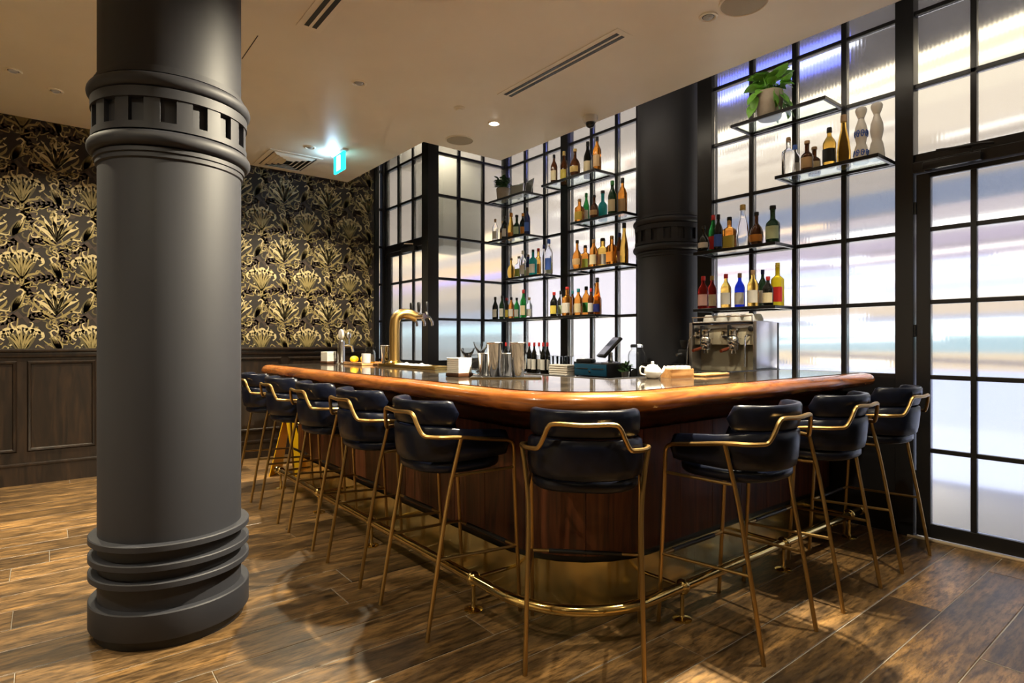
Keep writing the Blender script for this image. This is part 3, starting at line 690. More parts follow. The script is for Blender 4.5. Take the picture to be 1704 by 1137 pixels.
# under-top cove and core
FX, FY = 1.86, 1.895      # face of the front
def front_path(d, r=.50, y1=5.56, x1=4.40, na=20): return bar_path(d, r, .03, FX, FY, x1, y1, IX, IY, na, True)
cov = [(-.215, .985), (-.20, .955), (-.14, .925), (-.07, .900), (-.02, .865), (.0, .82), (.03, .82), (.03, .985)]
MB().sweep([[(x, y, z) for (x, y) in front_path(d, y1=5.40, x1=4.18)] for (d, z) in cov]).build('cove', M_BODY, bar)
core = front_path(.03)+[(IX, IY)]
bm = bmesh.new(); vs = [bm.verts.new((x, y, .0)) for (x, y) in core]; f = bm.faces.new(vs)
ex = bmesh.ops.extrude_face_region(bm, geom=[f]); bmesh.ops.translate(bm, vec=(0, 0, 1.03), verts=[g for g in ex['geom'] if isinstance(g, bmesh.types.BMVert)])
bmesh.ops.triangulate(bm, faces=bm.faces[:]); bmesh.ops.recalc_face_normals(bm, faces=bm.faces[:])
me = bpy.data.meshes.new('carcass'); bm.to_mesh(me); bm.free(); me.materials.append(M_PLASTIC); link_mesh('carcass', me, (0, 0, 0), bar)
# resample the front line by arc length for the veneer boards and brass plates
def resample(P, step):
    out = [P[0]]; acc = 0
    for a, b_ in zip(P[:-1], P[1:]):
        L_ = math.hypot(b_[0]-a[0], b_[1]-a[1]); n = max(1, int(math.ceil(L_/step)))
        for i in range(1, n+1): out.append((a[0]+(b_[0]-a[0])*i/n, a[1]+(b_[1]-a[1])*i/n))
    return out
def strips(name, material, z0, z1, d_in, d_out, width, gap, bulge=0.0):
    A = resample(front_path(0), .03); S = [0]
    for a, b_ in zip(A[:-1], A[1:]): S.append(S[-1]+math.hypot(b_[0]-a[0], b_[1]-a[1]))
    nrm = []
    for i in range(len(A)):
        a, b_ = A[max(i-1, 0)], A[min(i+1, len(A)-1)]; t = Vector((b_[0]-a[0], b_[1]-a[1])).normalized(); nrm.append((t.y, -t.x))
    def at(s):
        s = min(max(s, 0), S[-1])
        for i in range(len(S)-1):
            if S[i+1] >= s:
                t = (s-S[i])/max(1e-9, S[i+1]-S[i])
                p = (A[i][0]+(A[i+1][0]-A[i][0])*t, A[i][1]+(A[i+1][1]-A[i][1])*t)
                q = nrm[i]; q2 = nrm[i+1]; nx, ny = q[0]+(q2[0]-q[0])*t, q[1]+(q2[1]-q[1])*t; l = math.hypot(nx, ny)
                return p, (nx/l, ny/l)
        return A[-1], nrm[-1]
    cnt = round(S[-1]/width); w = S[-1]/cnt
    for k in range(cnt):
        s0, s1 = k*w+gap/2, (k+1)*w-gap/2; m_ = 8
        inn, out, = [], []
        for i in range(m_+1):
            p, q = at(s0+(s1-s0)*i/m_); u = i/m_
            do = d_out+bulge*(1-abs(2*u-1))
            # normal points to the right of travel = inward; outward is minus
            inn.append((p[0]-q[0]*d_in, p[1]-q[1]*d_in)); out.append((p[0]-q[0]*do, p[1]-q[1]*do))
        mb = MB(); mb.sweep([[(x, y, z0) for x, y in out], [(x, y, z1) for x, y in out], [(x, y, z1) for x, y in inn], [(x, y, z0) for x, y in inn]])
        mb.build(name, material, bar, angle=25)
strips('veneer_board', M_BODY, .245, .845, -.028, .000, .30, .003, .006)
strips('kick_plate', M_KICK, .012, .215, -.028, -.012, .92, .002)
MB().sweep([[(x, y, z) for (x, y) in front_path(d)] for (d, z) in [(-.006, .215), (-.006, .245), (.03, .245), (.03, .215)]]).build('black_strip', M_PLASTIC, bar)  # black strip between the veneer and the kick plate
# foot rail
rail = thing('foot_rail', 'polished brass foot rail on flanged posts around the bar', 'foot rail', (0, 0, 0))
rp = []
for (x, y) in resample(bar_path(.09, .56, .05, ends=False, y1=5.42, x1=4.36), .06): rp.append((x, y, .150))
MB().tube(rp, .024, 14).build('rail', M_BRASS, rail)
for sgn, p in ((1, rp[0]), (1, rp[-1])): MB().sphere(p, .033, 16, 10).build('end_ball', M_BRASS, rail)
posts = [(1.59, 5.25, 0), (1.59, 4.33, 0), (1.59, 3.42, 0), (1.59, 2.30, 0), (2.29, 1.625, 1), (3.23, 1.625, 1), (4.10, 1.625, 1)]
for (x, y, k) in posts:
    pz = MB().lathe([(.045, 0), (.045, .005), (.034, .010), (.011, .014), (.009, .02), (.009, .118), (.014, .122)], x, y, 20)
    po = pz.build('post', M_BRASS, rail)
    MB().sphere((x, y, .150), .036, 18, 12, .9 if k else 1, 1 if k else .9).build('collar', M_BRASS, po)
    bx = (FX-.0 if not k else x); 
    if not k: MB().tube([(x, y, .15), (FX-.0, y, .15)], .010, 10).build('bracket', M_BRASS, po)
    else: MB().tube([(x, y, .15), (x, FY-.0, .15)], .010, 10).build('bracket', M_BRASS, po)

# ------------------------------------------------------------------ bar stools
def make_stool():
    t = thing('bar_stool', '', 'bar stool')
    # seat: rounded pad
    rows = []
    for (k, z) in ((.55, .690), (.84, .690), (.95, .694), (1.0, .705), (1.0, .727), (.96, .744), (.85, .754), (.4, .757), (.001, .757)):
        row = []
        for i in range(36):
            a = 2*PI*i/36; c, s_ = math.cos(a), math.sin(a); q = (abs(c)**2.7+abs(s_)**2.7)**(-1/2.7)
            row.append((.218*k*q*c, .005+.218*k*q*s_, z))
        rows.append(row)
    mb = MB(); mb.grid(rows, closed_u=True); mb.f.append(tuple(range(35, -1, -1))); mb.mi.append(0)
    mb.build('seat', M_LEATHER, t, angle=60)
    # tub shell round the back and along the arms
    def plan(s):   # s in -1..1, 0 = middle of the back
        u = abs(s); sg = 1 if s >= 0 else -1
        if u < .62:
            a = u/.62*PI/2; c, s_ = math.sin(a), math.cos(a); q = (c**2.3+s_**2.3)**(-1/2.3)
            x, y = .222*q*c, -.01-.212*q*s_; nx, ny = c, -s_
        else:
            x, y = .222+.008*(u-.62), -.01+(u-.62)/.38*.205; nx, ny = 1, 0
        return sg*x, y, sg*nx, ny
    rows = []
    ns = 44
    for i in range(ns+1):
        s = -1+2*i/ns; x, y, nx, ny = plan(s); u = abs(s)
        zt = .905 if u < .35 else (.905-.020*min(1, (u-.35)/.25)); zt -= .018*max(0, (u-.62)/.38)
        zb = .742+.010*u; th = .030
        if u > .93: k = math.sqrt(max(0, 1-((u-.93)/.07)**2))*.92+.08; zm = (zt+zb)/2; zt, zb, th = zm+(zt-zm)*k, zm+(zb-zm)*k, th*max(.4, k)
        sec = []
        for q in range(14):
            a = 2*PI*q/14; cc, ss = math.cos(a), math.sin(a); kk = (abs(cc)**4+abs(ss)**4)**(-.25)
            dz = ss*kk; dn = cc*kk
            lean = .0 if ny > -.2 else .0
            sec.append((x+nx*(dn*th*.55), y+ny*(dn*th*.55)-.018*(max(0, -ny))*(dz*.5+.5), (zt+zb)/2+dz*(zt-zb)/2))
        rows.append(sec)
    mb = MB(); mb.grid(rows, closed_u=True); mb.f.append(tuple(range(14))); mb.f.append(tuple(ns*14+q for q in range(13, -1, -1))); mb.mi += [0, 0]
    mb.build('tub_shell', M_LEATHER, t, angle=60)
    # back cushion above
    rows = []; ns = 26
    for i in range(ns+1):
        u_ = -1+2*i/ns; s = u_*.50; x, y, nx, ny = plan(s); e = abs(u_)
        k = math.sqrt(max(0, 1-max(0, (e-.86)/.14)**2))*.9+.1
        zc_, hh, th = .962, .056*k, .040*max(.45, k)
        sec = []
        for q in range(16):
            a = 2*PI*q/16; cc, ss = math.cos(a), math.sin(a); kk = (abs(cc)**3.4+abs(ss)**3.4)**(-1/3.4)
            sec.append((x*.97+nx*cc*kk*th*.5, y-.016*max(0, -ny)-.012*ss*max(0, -ny)+ny*cc*kk*th*.5, zc_+ss*kk*hh))
        rows.append(sec)
    mb = MB(); mb.grid(rows, closed_u=True); mb.f.append(tuple(range(16))); mb.f.append(tuple(ns*16+q for q in range(15, -1, -1))); mb.mi += [0, 0]
    mb.build('back_cushion', M_LEATHER, t, angle=60)
    half = [(.250, .165, .822), (.256, .05, .838), (.256, -.06, .855), (.250, -.125, .862), (.232, -.178, .864), (.202, -.214, .866), (.174, -.238, .873), (.152, -.254, .915), (.134, -.263, .955), (.106, -.270, .969), (0, -.279, .966)]
    pts = half+[(-x, y, z) for (x, y, z) in reversed(half[:-1])]
    MB().tube(bez(pts, 5), .0095, 9).build('arm_rail', M_BRASSLEG, t)
    for sx in (-1, 1):
        MB().tube(bez([(sx*.250, .165, .822), (sx*.247, .196, .805), (sx*.246, .207, .765), (sx*.246, .212, .60), (sx*.245, .245, 0)], 5), .0095, 9).build('leg', M_BRASSLEG, t)
        MB().tube(bez([(sx*.254, -.095, .855), (sx*.238, -.110, .76), (sx*.222, -.140, .60), (sx*.222, -.195, .30), (sx*.224, -.247, 0)], 5), .0095, 9).build('leg', M_BRASSLEG, t)
        MB().tube([(sx*.222, -.190, .335), (sx*.245, .226, .315)], .0075, 8).build('side_stretcher', M_BRASSLEG, t)
        MB().tube([(sx*.226, -.125, .69), (sx*.246, .208, .69)], .007, 8).build('seat_bracket', M_BRASSLEG, t)
    fb = MB().tube([(-.245, .224, .315), (.245, .224, .315)], .008, 8).build('foot_bar', M_BRASSLEG, t)
    MB().tube([(-.165, .224, .315), (.165, .224, .315)], .0105, 10).build('rubber_sleeve', M_PLASTIC, fb)
    return t
S0 = make_stool()
base = 'black leather bar stool with brass frame, '
stools = [(1.512, 5.16, -PI/2, 'farthest, half hidden behind the free column'), (1.512, 4.47, -PI/2, 'second from the bar end by the papered wall'),
          (1.512, 3.78, -PI/2, 'third from the bar end by the papered wall'), (1.512, 3.09, -PI/2, 'fourth from the bar end by the papered wall'),
          (1.512, 2.40, -PI/2, 'on the long side next to the rounded corner'), (1.765, 1.735, -PI/4-.02, 'facing the rounded bar corner'),
          (2.435, 1.437, 0, 'on the short side next to the rounded corner'), (3.16, 1.437, 0, 'middle of three on the short side'), (3.912, 1.437, 0, 'beside the street door')]
for i, (x, y, rz, w) in enumerate(stools):
    o = S0 if i == 0 else copy_tree(S0)
    o.location = (x, y, 0); o.rotation_euler = (0, 0, rz); o['label'] = base+w; o['group'] = 'bar stools around the counter'

# ------------------------------------------------------------------ wall shelves
XS0, XS1 = 4.155, 4.447
def shelf(name_label, y0, y1, z):
    s = thing('wall_shelf', name_label, 'shelf', (XS1, (y0+y1)/2, z), group='black framed glass wall shelves')
    h = (y1-y0)/2; d = XS1-XS0; w = .022
    f = MB().box(-d, -d+w, -h, h, -.012, .012, .002).box(-w, 0, -h, h, -.012, .012, .002).box(-d+w, -w, -h, -h+w, -.012, .012, .002).box(-d+w, -w, h-w, h, -.012, .012, .002)
    f.build('frame', M_BLACK, s, smooth=False)
    MB().box(-d+w, -w, -h+w, h-w, .002, .010).build('glass_panel', M_SHELFGLASS, s, smooth=False)
    return z+.0125
SH = {
 'A': (3.945, 4.735, 2.95, 'black framed glass shelf just under the dome camera'),
 'B': (3.59, 4.285, 2.475, 'black framed glass shelf with the turquoise bottle by rear column'),
 'E2': (3.60, 4.32, 2.0, 'black framed glass shelf third from ceiling against rear column'),
 'F2': (3.945, 5.0, 1.535, 'black framed glass shelf directly above the till'),
 'C': (5.02, 5.70, 2.95, 'black framed glass corner shelf with small plant and picture frames'),
 'D': (5.02, 5.70, 2.475, 'black framed glass corner shelf below the small plant'),
 'E1': (4.73, 5.40, 2.0, 'black framed glass shelf with mostly clear spirits near glass corner'),
 'F1': (5.02, 5.70, 1.535, 'black framed glass corner shelf with wine bottles, lowest there'),
 'G': (1.80, 2.51, 2.95, 'black framed glass shelf with the trailing plant'),
 'H': (1.475, 2.156, 2.475, 'black framed glass shelf with two white ceramic decanters'),
 'I': (2.152, 2.845, 2.0, 'black framed glass shelf second above the coffee machine'),
 'J': (2.152, 2.845, 1.535, 'black framed glass shelf directly above the coffee machine')}
TOPZ = {k: shelf(v_[3], *v_[:3]) for k, v_ in SH.items()}

# ------------------------------------------------------------------ bottles
def kfun(px): return (px-852.0)/FPX
CF, SF = math.cos(yaw), math.sin(yaw)
def y_on(px, X):
    k = kfun(px); return X*(SF-CF*k)/(CF+SF*k)
GL = {
 'amber': mat('glass_amber', (.78, .30, .045), .04, trans=.9, ior=1.25), 'gold': mat('glass_gold', (.85, .52, .10), .04, trans=.9, ior=1.25),
 'brown': mat('glass_brown', (.12, .04, .015), .06, trans=.35, ior=1.4), 'dark': mat('glass_dark', (.008, .008, .007), .06),
 'green': mat('glass_green', (.03, .30, .06), .05, trans=.7, ior=1.3), 'dark green': mat('glass_dark_green', (.012, .05, .018), .05, trans=.3, ior=1.4),
 'clear': mat('glass_clear', (.92, .93, .94), .03, trans=.97, ior=1.22), 'turquoise': mat('glass_turquoise', (.02, .42, .48), .25),
 'red': mat('glass_red', (.55, .03, .02), .05, trans=.75, ior=1.25), 'blue': mat('glass_blue', (.02, .05, .75), .05, trans=.6, ior=1.25),
 'yellow': mat('glass_yellow', (.9, .72, .03), .12, trans=.35, ior=1.25), 'white': mat('glaze_white', (.78, .76, .72), .2), 'navy': mat('glass_navy', (.01, .02, .12), .1)}
PC = {'cream': (.78, .68, .45), 'white': (.82, .80, .76), 'yellow': (.85, .68, .12), 'tan': (.62, .42, .22), 'lime': (.55, .72, .15), 'orange': (.85, .33, .05), 'blue': (.06, .15, .6), 'pink': (.75, .45, .42),
      'pale green': (.55, .68, .45), 'black': (.012, .012, .012), 'red': (.6, .03, .03), 'gold': (.55, .38, .12), 'green': (.05, .30, .08), 'lilac': (.55, .48, .68), 'cork': (.5, .33, .18), 'teal': (.02, .22, .25), 'navy': (.02, .03, .2), 'silver': (.6, .6, .62)}
def pmat(n): return mat('print_'+n, PC[n], .45)
SHAPES = {  # name: (profile fractions (r, z), super-ellipse power)
 'standard': ([(.90, 0), (1, .02), (1, .56), (.96, .61), (.72, .69), (.42, .76), (.34, .80), (.32, .93), (.36, .935), (.36, .955)], 2.0),
 'wine': ([(.9, 0), (1, .02), (1, .52), (.94, .60), (.62, .70), (.40, .78), (.36, .86), (.35, .95), (.39, .955), (.39, .97)], 2.0),
 'square': ([(.90, 0), (1, .025), (1, .58), (.95, .63), (.60, .68), (.36, .71), (.34, .76), (.34, .92), (.38, .925), (.38, .945)], 5.0),
 'round': ([(.55, 0), (.72, .02), (.92, .14), (1, .28), (.96, .42), (.76, .55), (.42, .64), (.28, .68), (.26, .88), (.30, .89), (.30, .91)], 2.0),
 'slim': ([(.88, 0), (1, .015), (1, .30), (.82, .50), (.55, .66), (.42, .74), (.38, .80), (.36, .95), (.42, .955), (.42, .97)], 2.0),
 'squat': ([(.92, 0), (1, .03), (1, .46), (.94, .53), (.62, .60), (.40, .63), (.36, .68), (.36, .88), (.42, .89), (.42, .91)], 2.0)}
def bottle(x, y, z, kind, h, r, glass, lab, cap, text, cat='bottle', group=None, rz=None):
    t = thing('bottle', text, cat, (x, y, z), 0, group)
    pr, p = SHAPES[kind]
    rot = PI if rz is None else rz
    pf = [(r*a, h*b_) for a, b_ in pr]
    MB().lathe([(0.0005, 0)]+pf+[(.0005, pf[-1][1])], n=20 if p == 2 else 24, p=p, cap=False).build('glass_body', GL[glass], t, angle=50)
    ctop = h; cz = pf[-1][1]-h*.01
    rn = pf[-1][0]+.0015
    capl = h*(.13 if kind in ('standard', 'wine', 'slim') else .10)
    MB().lathe([(rn, ctop-capl), (rn*1.04, ctop-capl+.002), (rn, ctop-.002), (rn*.9, ctop)], n=14).build('cap', pmat(cap), t, angle=50)
    if lab:
        z0, z1 = ((.10, .44) if kind not in ('round', 'slim') else (.16, .36)) if kind != 'slim' else (.06, .28)
        rl = r*1.012
        def rad(zf):
            for (a, b_), (c, d_) in zip(pr[:-1], pr[1:]):
                if b_ <= zf <= d_: return r*(a+(c-a)*(zf-b_)/(d_-b_))
            return r
        rows = [(rad(z0+(z1-z0)*i/6)*1.012+.0006, h*(z0+(z1-z0)*i/6)) for i in range(7)]
        MB().lathe(rows, n=16, p=p, cap=False, a0=rot-1.35, a1=rot+1.35).build('paper_label', pmat(lab), t, fix=False)
    return t
ORD = ['first', 'second', 'third', 'fourth', 'fifth', 'sixth', 'seventh', 'eighth', 'ninth', 'tenth']
rows_ = {
 'A': ('from corner on shelf under dome camera', [(922, 'standard', .31, .036, 'brown', 'cream', 'black'), (938.5, 'standard', .36, .040, 'brown', 'yellow', 'gold'), (957, 'round', .29, .055, 'brown', 'gold', 'gold'), (978, 'wine', .37, .042, 'dark', 'cream', 'black'), (1001, 'standard', .33, .040, 'amber', 'tan', 'black')]),
 'B': ('from corner on shelf with the turquoise bottle', [(961, 'square', .24, .042, 'amber', 'yellow', 'cork'), (975, 'wine', .32, .034, 'green', 'white', 'green'), (989, 'round', .24, .045, 'brown', 'tan', 'black'), (1003, 'squat', .30, .045, 'turquoise', None, 'black'), (1019, 'wine', .33, .042, 'dark green', 'cream', 'green'), (1036, 'standard', .37, .044, 'amber', 'tan', 'black')]),
 'E2': ('from corner on third shelf against rear column', [(960.5, 'round', .30, .050, 'amber', 'tan', 'black'), (974, 'square', .26, .044, 'amber', 'lime', 'black'), (988, 'standard', .28, .042, 'amber', 'cream', 'cork'), (1003, 'square', .30, .058, 'gold', 'white', 'black'), (1018, 'square', .28, .044, 'amber', 'orange', 'cork'), (1031, 'standard', .32, .040, 'brown', 'lilac', 'navy'), (1043, 'slim', .38, .040, 'gold', None, 'black')]),
 'F2': ('from corner on shelf just above the till', [(922, 'standard', .26, .042, 'dark', 'yellow', 'red'), (933, 'standard', .28, .034, 'clear', 'pale green', 'black'), (944, 'square', .30, .046, 'amber', 'white', 'red'), (953, 'standard', .27, .032, 'brown', 'cream', 'teal'), (962.5, 'standard', .27, .042, 'amber', 'cream', 'teal'), (975.5, 'standard', .30, .044, 'amber', 'green', 'black'), (983.5, 'standard', .26, .032, 'brown', 'white', 'red'), (993, 'squat', .32, .050, 'amber', 'cream', 'cork'), (1005, 'slim', .36, .038, 'amber', 'navy', 'black')]),
 'D': ('from corner on shelf below the small plant', [(820, 'standard', .27, .036, 'clear', 'white', 'cork'), (830, 'standard', .26, .036, 'brown', 'tan', 'white' if False else 'cork'), (840, 'standard', .28, .036, 'dark', 'white', 'black'), (850.5, 'slim', .33, .042, 'gold', 'orange', 'orange'), (860, 'squat', .25, .040, 'dark green', 'pale green', 'black'), (870, 'standard', .29, .038, 'dark', 'orange', 'orange'), (883, 'standard', .30, .034, 'navy', 'blue', 'black')]),
 'E1': ('from glass corner on shelf of mostly clear spirits', [(848, 'round', .24, .046, 'gold', None, 'cork'), (860, 'square', .27, .044, 'clear', 'lime', 'silver'), (870, 'standard', .30, .038, 'clear', 'white', 'white'), (879, 'square', .27, .036, 'navy', 'cream', 'cork'), (887, 'square', .29, .036, 'turquoise', 'white', 'black'), (896, 'square', .32, .038, 'gold', 'orange', 'red'), (905, 'standard', .32, .036, 'clear', None, 'navy'), (914, 'standard', .33, .036, 'clear', 'pale green', 'silver'), (925, 'standard', .37, .042, 'clear', 'blue', 'blue')]),
 'F1': ('from glass corner on lowest corner shelf', [(819, 'wine', .27, .036, 'dark', 'white', 'black'), (827.5, 'wine', .28, .036, 'dark', 'cream', 'black'), (835.5, 'wine', .28, .034, 'dark green', 'white', 'black'), (843, 'wine', .26, .036, 'dark', 'yellow', 'red'), (851, 'standard', .25, .034, 'amber', 'white', 'black'), (860, 'standard', .25, .036, 'green', 'white', 'black'), (871, 'wine', .32, .036, 'green', 'cream', 'red'), (881, 'standard', .24, .034, 'clear', 'white', 'cork')]),
 'H': ('from column on the ceramic decanter shelf', [(1312, 'square', .28, .038, 'clear', None, 'cork'), (1323, 'standard', .25, .040, 'clear', 'silver', 'blue'), (1343, 'squat', .22, .040, 'brown', 'tan', 'cork'), (1355, 'squat', .20, .042, 'brown', 'cream', 'cork'), (1380, 'standard', .27, .042, 'gold', 'black', 'black'), (1404, 'slim', .37, .044, 'gold', None, 'cork')]),
 'I': ('from column, second shelf above coffee machine', [(1167, 'round', .22, .046, 'dark', 'white', 'black'), (1187, 'wine', .32, .038, 'green', 'red', 'red'), (1195.5, 'standard', .29, .034, 'dark', 'blue', 'black'), (1214, 'square', .28, .046, 'amber', 'yellow', 'black'), (1236, 'slim', .33, .046, 'clear', None, 'gold'), (1259, 'round', .28, .052, 'brown', 'orange', 'black'), (1286, 'squat', .28, .050, 'dark green', 'pale green', 'black')]),
 'J': ('from column, shelf just above coffee machine', [(1165, 'standard', .27, .042, 'red', 'pink', 'red'), (1185, 'standard', .28, .040, 'red', 'cream', 'gold'), (1208, 'standard', .27, .040, 'gold', 'white', 'red'), (1231, 'standard', .28, .040, 'blue', 'white', 'cork'), (1253, 'standard', .28, .042, 'gold', 'white', 'cork'), (1269, 'standard', .29, .034, 'dark green', 'white', 'navy'), (1278, 'standard', .22, .038, 'dark', 'cream', 'red'), (1294, 'square', .33, .040, 'yellow', 'red', 'yellow')]),
}
for key, (where, lst) in rows_.items():
    zt = TOPZ[key]; y0, y1 = SH[key][0], SH[key][1]; prev = {}
    for i, (px, kind, h, r, gl, lab, cap) in enumerate(lst):
        X = 4.232 if i % 2 == 0 else 4.345
        ext = r*(1.19 if kind == 'square' else 1.0)
        y = min(max(y_on(px, X), y0+ext+.004), y1-ext-.004)
        if i % 2 in prev: y = min(y, prev[i % 2]-ext-.004)
        prev[i % 2] = y-ext
        labtxt = f' with {lab} label' if lab else ''
        nm = 'straw-gold' if gl == 'gold' else gl
        bottle(X, y, zt, kind, h, r, gl, lab, cap, f'{nm} bottle{labtxt}, {ORD[i]} {where}', group='liquor bottles on the wall shelves')
# ceramic decanters
for (px, sc_, txt, pat) in ((1433, 1.0, 'white ceramic decanter painted with blue scrolls, on the high shelf', 'scroll'), (1465, 1.0, 'plain white ceramic decanter at the shelf end by the door', 'plain')):
    X = 4.30; y = y_on(px, X); t = thing('ceramic_decanter', txt, 'decanter', (X, max(y, 1.535), TOPZ['H']), 0, 'white ceramic decanters')
    pr = [(.0005, 0), (.046, 0), (.048, .01), (.044, .06), (.036, .105), (.028, .125), (.033, .15), (.040, .19), (.036, .235), (.023, .275), (.018, .295)]
    MB().lathe(pr, n=28, cap=False).build('body', GL['white'], t, angle=60)
    MB().lathe([(.018, .295), (.022, .305), (.033, .335), (.036, .352), (.030, .366), (.012, .376), (.0005, .378)], n=24, cap=False).build('stopper', GL['white'], t, angle=60)
    if pat == 'scroll':
        def on(a, z):
            for (r0, z0), (r1, z1) in zip(pr[:-1], pr[1:]):
                if z0 <= z <= z1 and z1 > z0: rr_ = r0+(r1-r0)*(z-z0)/(z1-z0); return ((rr_+.0006)*math.cos(a), (rr_+.0006)*math.sin(a), z)
            return (.03*math.cos(a), .03*math.sin(a), z)
        for k, a0 in enumerate([PI*.72+q*.72 for q in range(5)]):
            for (zc, rr_) in ((.185, .030), (.055, .028)):
                pts = [on(a0+rr_*.55/.04*(1-q/14*.8)*math.cos(q*.62)*.7, zc+rr_*(1-q/14*.8)*math.sin(q*.62)) for q in range(15)]
                MB().tube(pts, .0034, 5).build('blue_scroll', pmat('blue'), t)
        MB().lathe([(.0183, .291), (.0185, .299), (.0200, .302)], n=24, cap=False).build('blue_collar', pmat('navy'), t)

# ------------------------------------------------------------------ plants and frames on shelves
def leaf_mesh(L_, Wd, droop):
    n = 6; rows = []
    for i in range(n+1):
        t = i/n; w = Wd*math.sin(PI*min(1, t*.95+.05))**.8*(1-.25*t); z = droop*t*t
        rows.append([(L_*t, -w, z+.12*w), (L_*t, 0, z-.10*w), (L_*t, w, z+.12*w)])
    return MB().grid(rows)
def plant(name, label, x, y, z, rp, hp, nl, mtl, ll, spread, trail, seed):
    q = random.Random(seed); t = thing(name, label, 'plant', (x, y, z))
    MB().lathe([(.0005, 0), (rp*.80, 0), (rp*.86, .01), (rp, hp*.92), (rp, hp), (rp*.9, hp), (rp*.86, hp*.85), (.0005, hp*.85)], n=30, cap=False).build('pot', M_POT, t)
    vs = [leaf_mesh(ll*k, ll*.36*k, -ll*.35) .build('leaf', mtl, t, fix=False, angle=80) for k in (1.0,)]
    proto = vs[0]; first = True
    st_ = MB()
    for i in range(nl):
        a = q.uniform(0, 2*PI); rr_ = rp*.8*math.sqrt(q.random()); up = q.uniform(.02, spread*.75)
        if trail and i % 4 == 0:
            rr_ = rp*1.08; up = -q.uniform(.0, hp*.55)
        px, py = rr_*math.cos(a)*(1.0 if up < 0 else 1.15), rr_*math.sin(a)*(1.0 if up < 0 else 1.15)
        o = proto if first else proto.copy()
        if not first: COL.objects.link(o); o.parent = t
        first = False
        o.location = (px, py, hp+up); el = q.uniform(-.35, .9) if up > 0 else q.uniform(-1.2, -.5)
        hd_ = a+q.uniform(-.7, .7)
        if math.cos(hd_) > .1: hd_ = PI-hd_ if px < .03 else hd_+(1.2 if math.sin(hd_) > 0 else -1.2)
        o.rotation_euler = (q.uniform(-.5, .5), -el, hd_); s_ = q.uniform(.7, 1.15); o.scale = (s_, s_, s_)
        st_.tube(bez([(px*.35, py*.35, hp*.85), (px*.8, py*.8, hp+max(.01, up*.7)), (px, py, hp+up)], 3), .0022, 5)
    st_.build('stems', mtl, t)
plant('potted_plant', 'trailing green plant in a grey pot on the high shelf', 4.27, 2.255, TOPZ['G'], .098, .195, 72, M_FOLIAGE, .12, .20, True, 5)
plant('potted_plant', 'small bushy dark green plant in a grey pot on the corner shelf', 4.28, 5.575, TOPZ['C'], .078, .15, 110, M_FOLIAGE2, .062, .15, False, 8)
for (yy, an, lb, c_) in ((5.36, .18, 'silver picture frame on the corner shelf beside the small plant', srgb(150, 145, 135)), (5.14, -.28, 'silver picture frame at the open end of the corner shelf', srgb(90, 90, 92))):
    t = thing('picture_frame', lb, 'picture frame', (4.31, yy, TOPZ['C']), an, 'picture frames on the corner shelf')
    tilt = Matrix.Rotation(.16, 4, 'Y')
    mb = MB(); w, h, b_ = .105, .17, .012
    for (ya, yb, za, zb) in ((-w, w, 0, b_), (-w, w, h-b_, h), (-w, -w+b_, b_, h-b_), (w-b_, w, b_, h-b_)): mb.box(-.006, .006, ya, yb, za, zb, .002)
    mb.xf(tilt).build('frame', M_STEEL, t)
    MB().box(-.002, .003, -w+b_, w-b_, b_, h-b_).xf(tilt).build('picture', mat('picture_'+str(yy), c_, .15), t, smooth=False)
    MB().box(.05, .056, -.02, .02, .0, .12).build('strut', M_PLASTIC, t, smooth=False)

# ------------------------------------------------------------------ back counter and what stands on it
ZB = .955
bc = thing('back_counter', 'dark back counter along the glass wall behind the bar', 'counter', (0, 0, 0))
MB().box(3.80, 4.235, 2.215, 5.72, ZB-.04, ZB, .004).box(4.235, 4.42, 2.215, 3.0, ZB-.04, ZB, .004).box(4.235, 4.42, 3.72, 5.715, ZB-.04, ZB, .004).build('worktop', M_TOP, bc)
MB().box(3.86, 4.20, 2.225, 5.70, .08, ZB-.04).build('cabinet', M_PLASTIC, bc, smooth=False)
MB().box(3.92, 4.19, 2.25, 5.66, 0, .08).build('toe_kick', M_BLACK, bc, smooth=False)

# cash drawer and till
t = thing('cash_drawer', 'blue-fronted cash drawer under the till on the back counter', 'cash drawer', (3.88, 3.75, ZB))
MB().box(.012, .33, -.205, .205, .006, .125, .004).build('case', M_PLASTIC, t); MB().box(0, .012, -.20, .20, .012, .118, .004).build('front', M_BLUE, t)
for yy in (-.1, .1): MB().box(-.004, 0, yy-.075, yy+.075, .075, .080).build('slot_trim', M_STEEL, t, smooth=False)
MB().lathe([(.010, 0), (.010, .006), (.004, .007)], n=14).xf(Matrix.Translation((0, 0, .05)) @ Matrix.Rotation(-PI/2, 4, 'Y')).build('lock', M_CHROME, t)
for xx, yy in ((.03, -.19), (.03, .19), (.30, -.19), (.30, .19)): MB().lathe([(.012, 0), (.012, .007)], xx, yy, 12).build('foot', M_PLASTIC, t)
t = thing('till_screen', 'black touchscreen till tilted on a stand above the cash drawer', 'till', (4.06, 3.66, ZB+.126), -.6)
MB().lathe([(.085, 0), (.085, .008), (.03, .018), (.022, .03), (.02, .10), (.0005, .10)], n=24, cap=False).build('stand', M_STEEL, t)
Tm = Matrix.Translation((-.01, 0, .145)) @ Matrix.Rotation(.75, 4, 'Y')
MB().box(-.014, .016, -.14, .14, -.12, .12, .008).xf(Tm).build('housing', M_PLASTIC, t); MB().box(-.0155, -.0140, -.125, .125, -.10, .10).xf(Tm).build('display', M_SCREEN, t, smooth=False)
t = thing('card_terminal', 'card payment terminal lying in front of the till stand', 'card reader', (3.945, 3.86, ZB+.126), .2)
MB().box(-.045, .045, -.085, .085, 0, .035, .010).build('body', M_PLASTIC, t); MB().box(-.032, .032, .0, .07, .0352, .0365).build('display', M_PAPER, t, smooth=False)
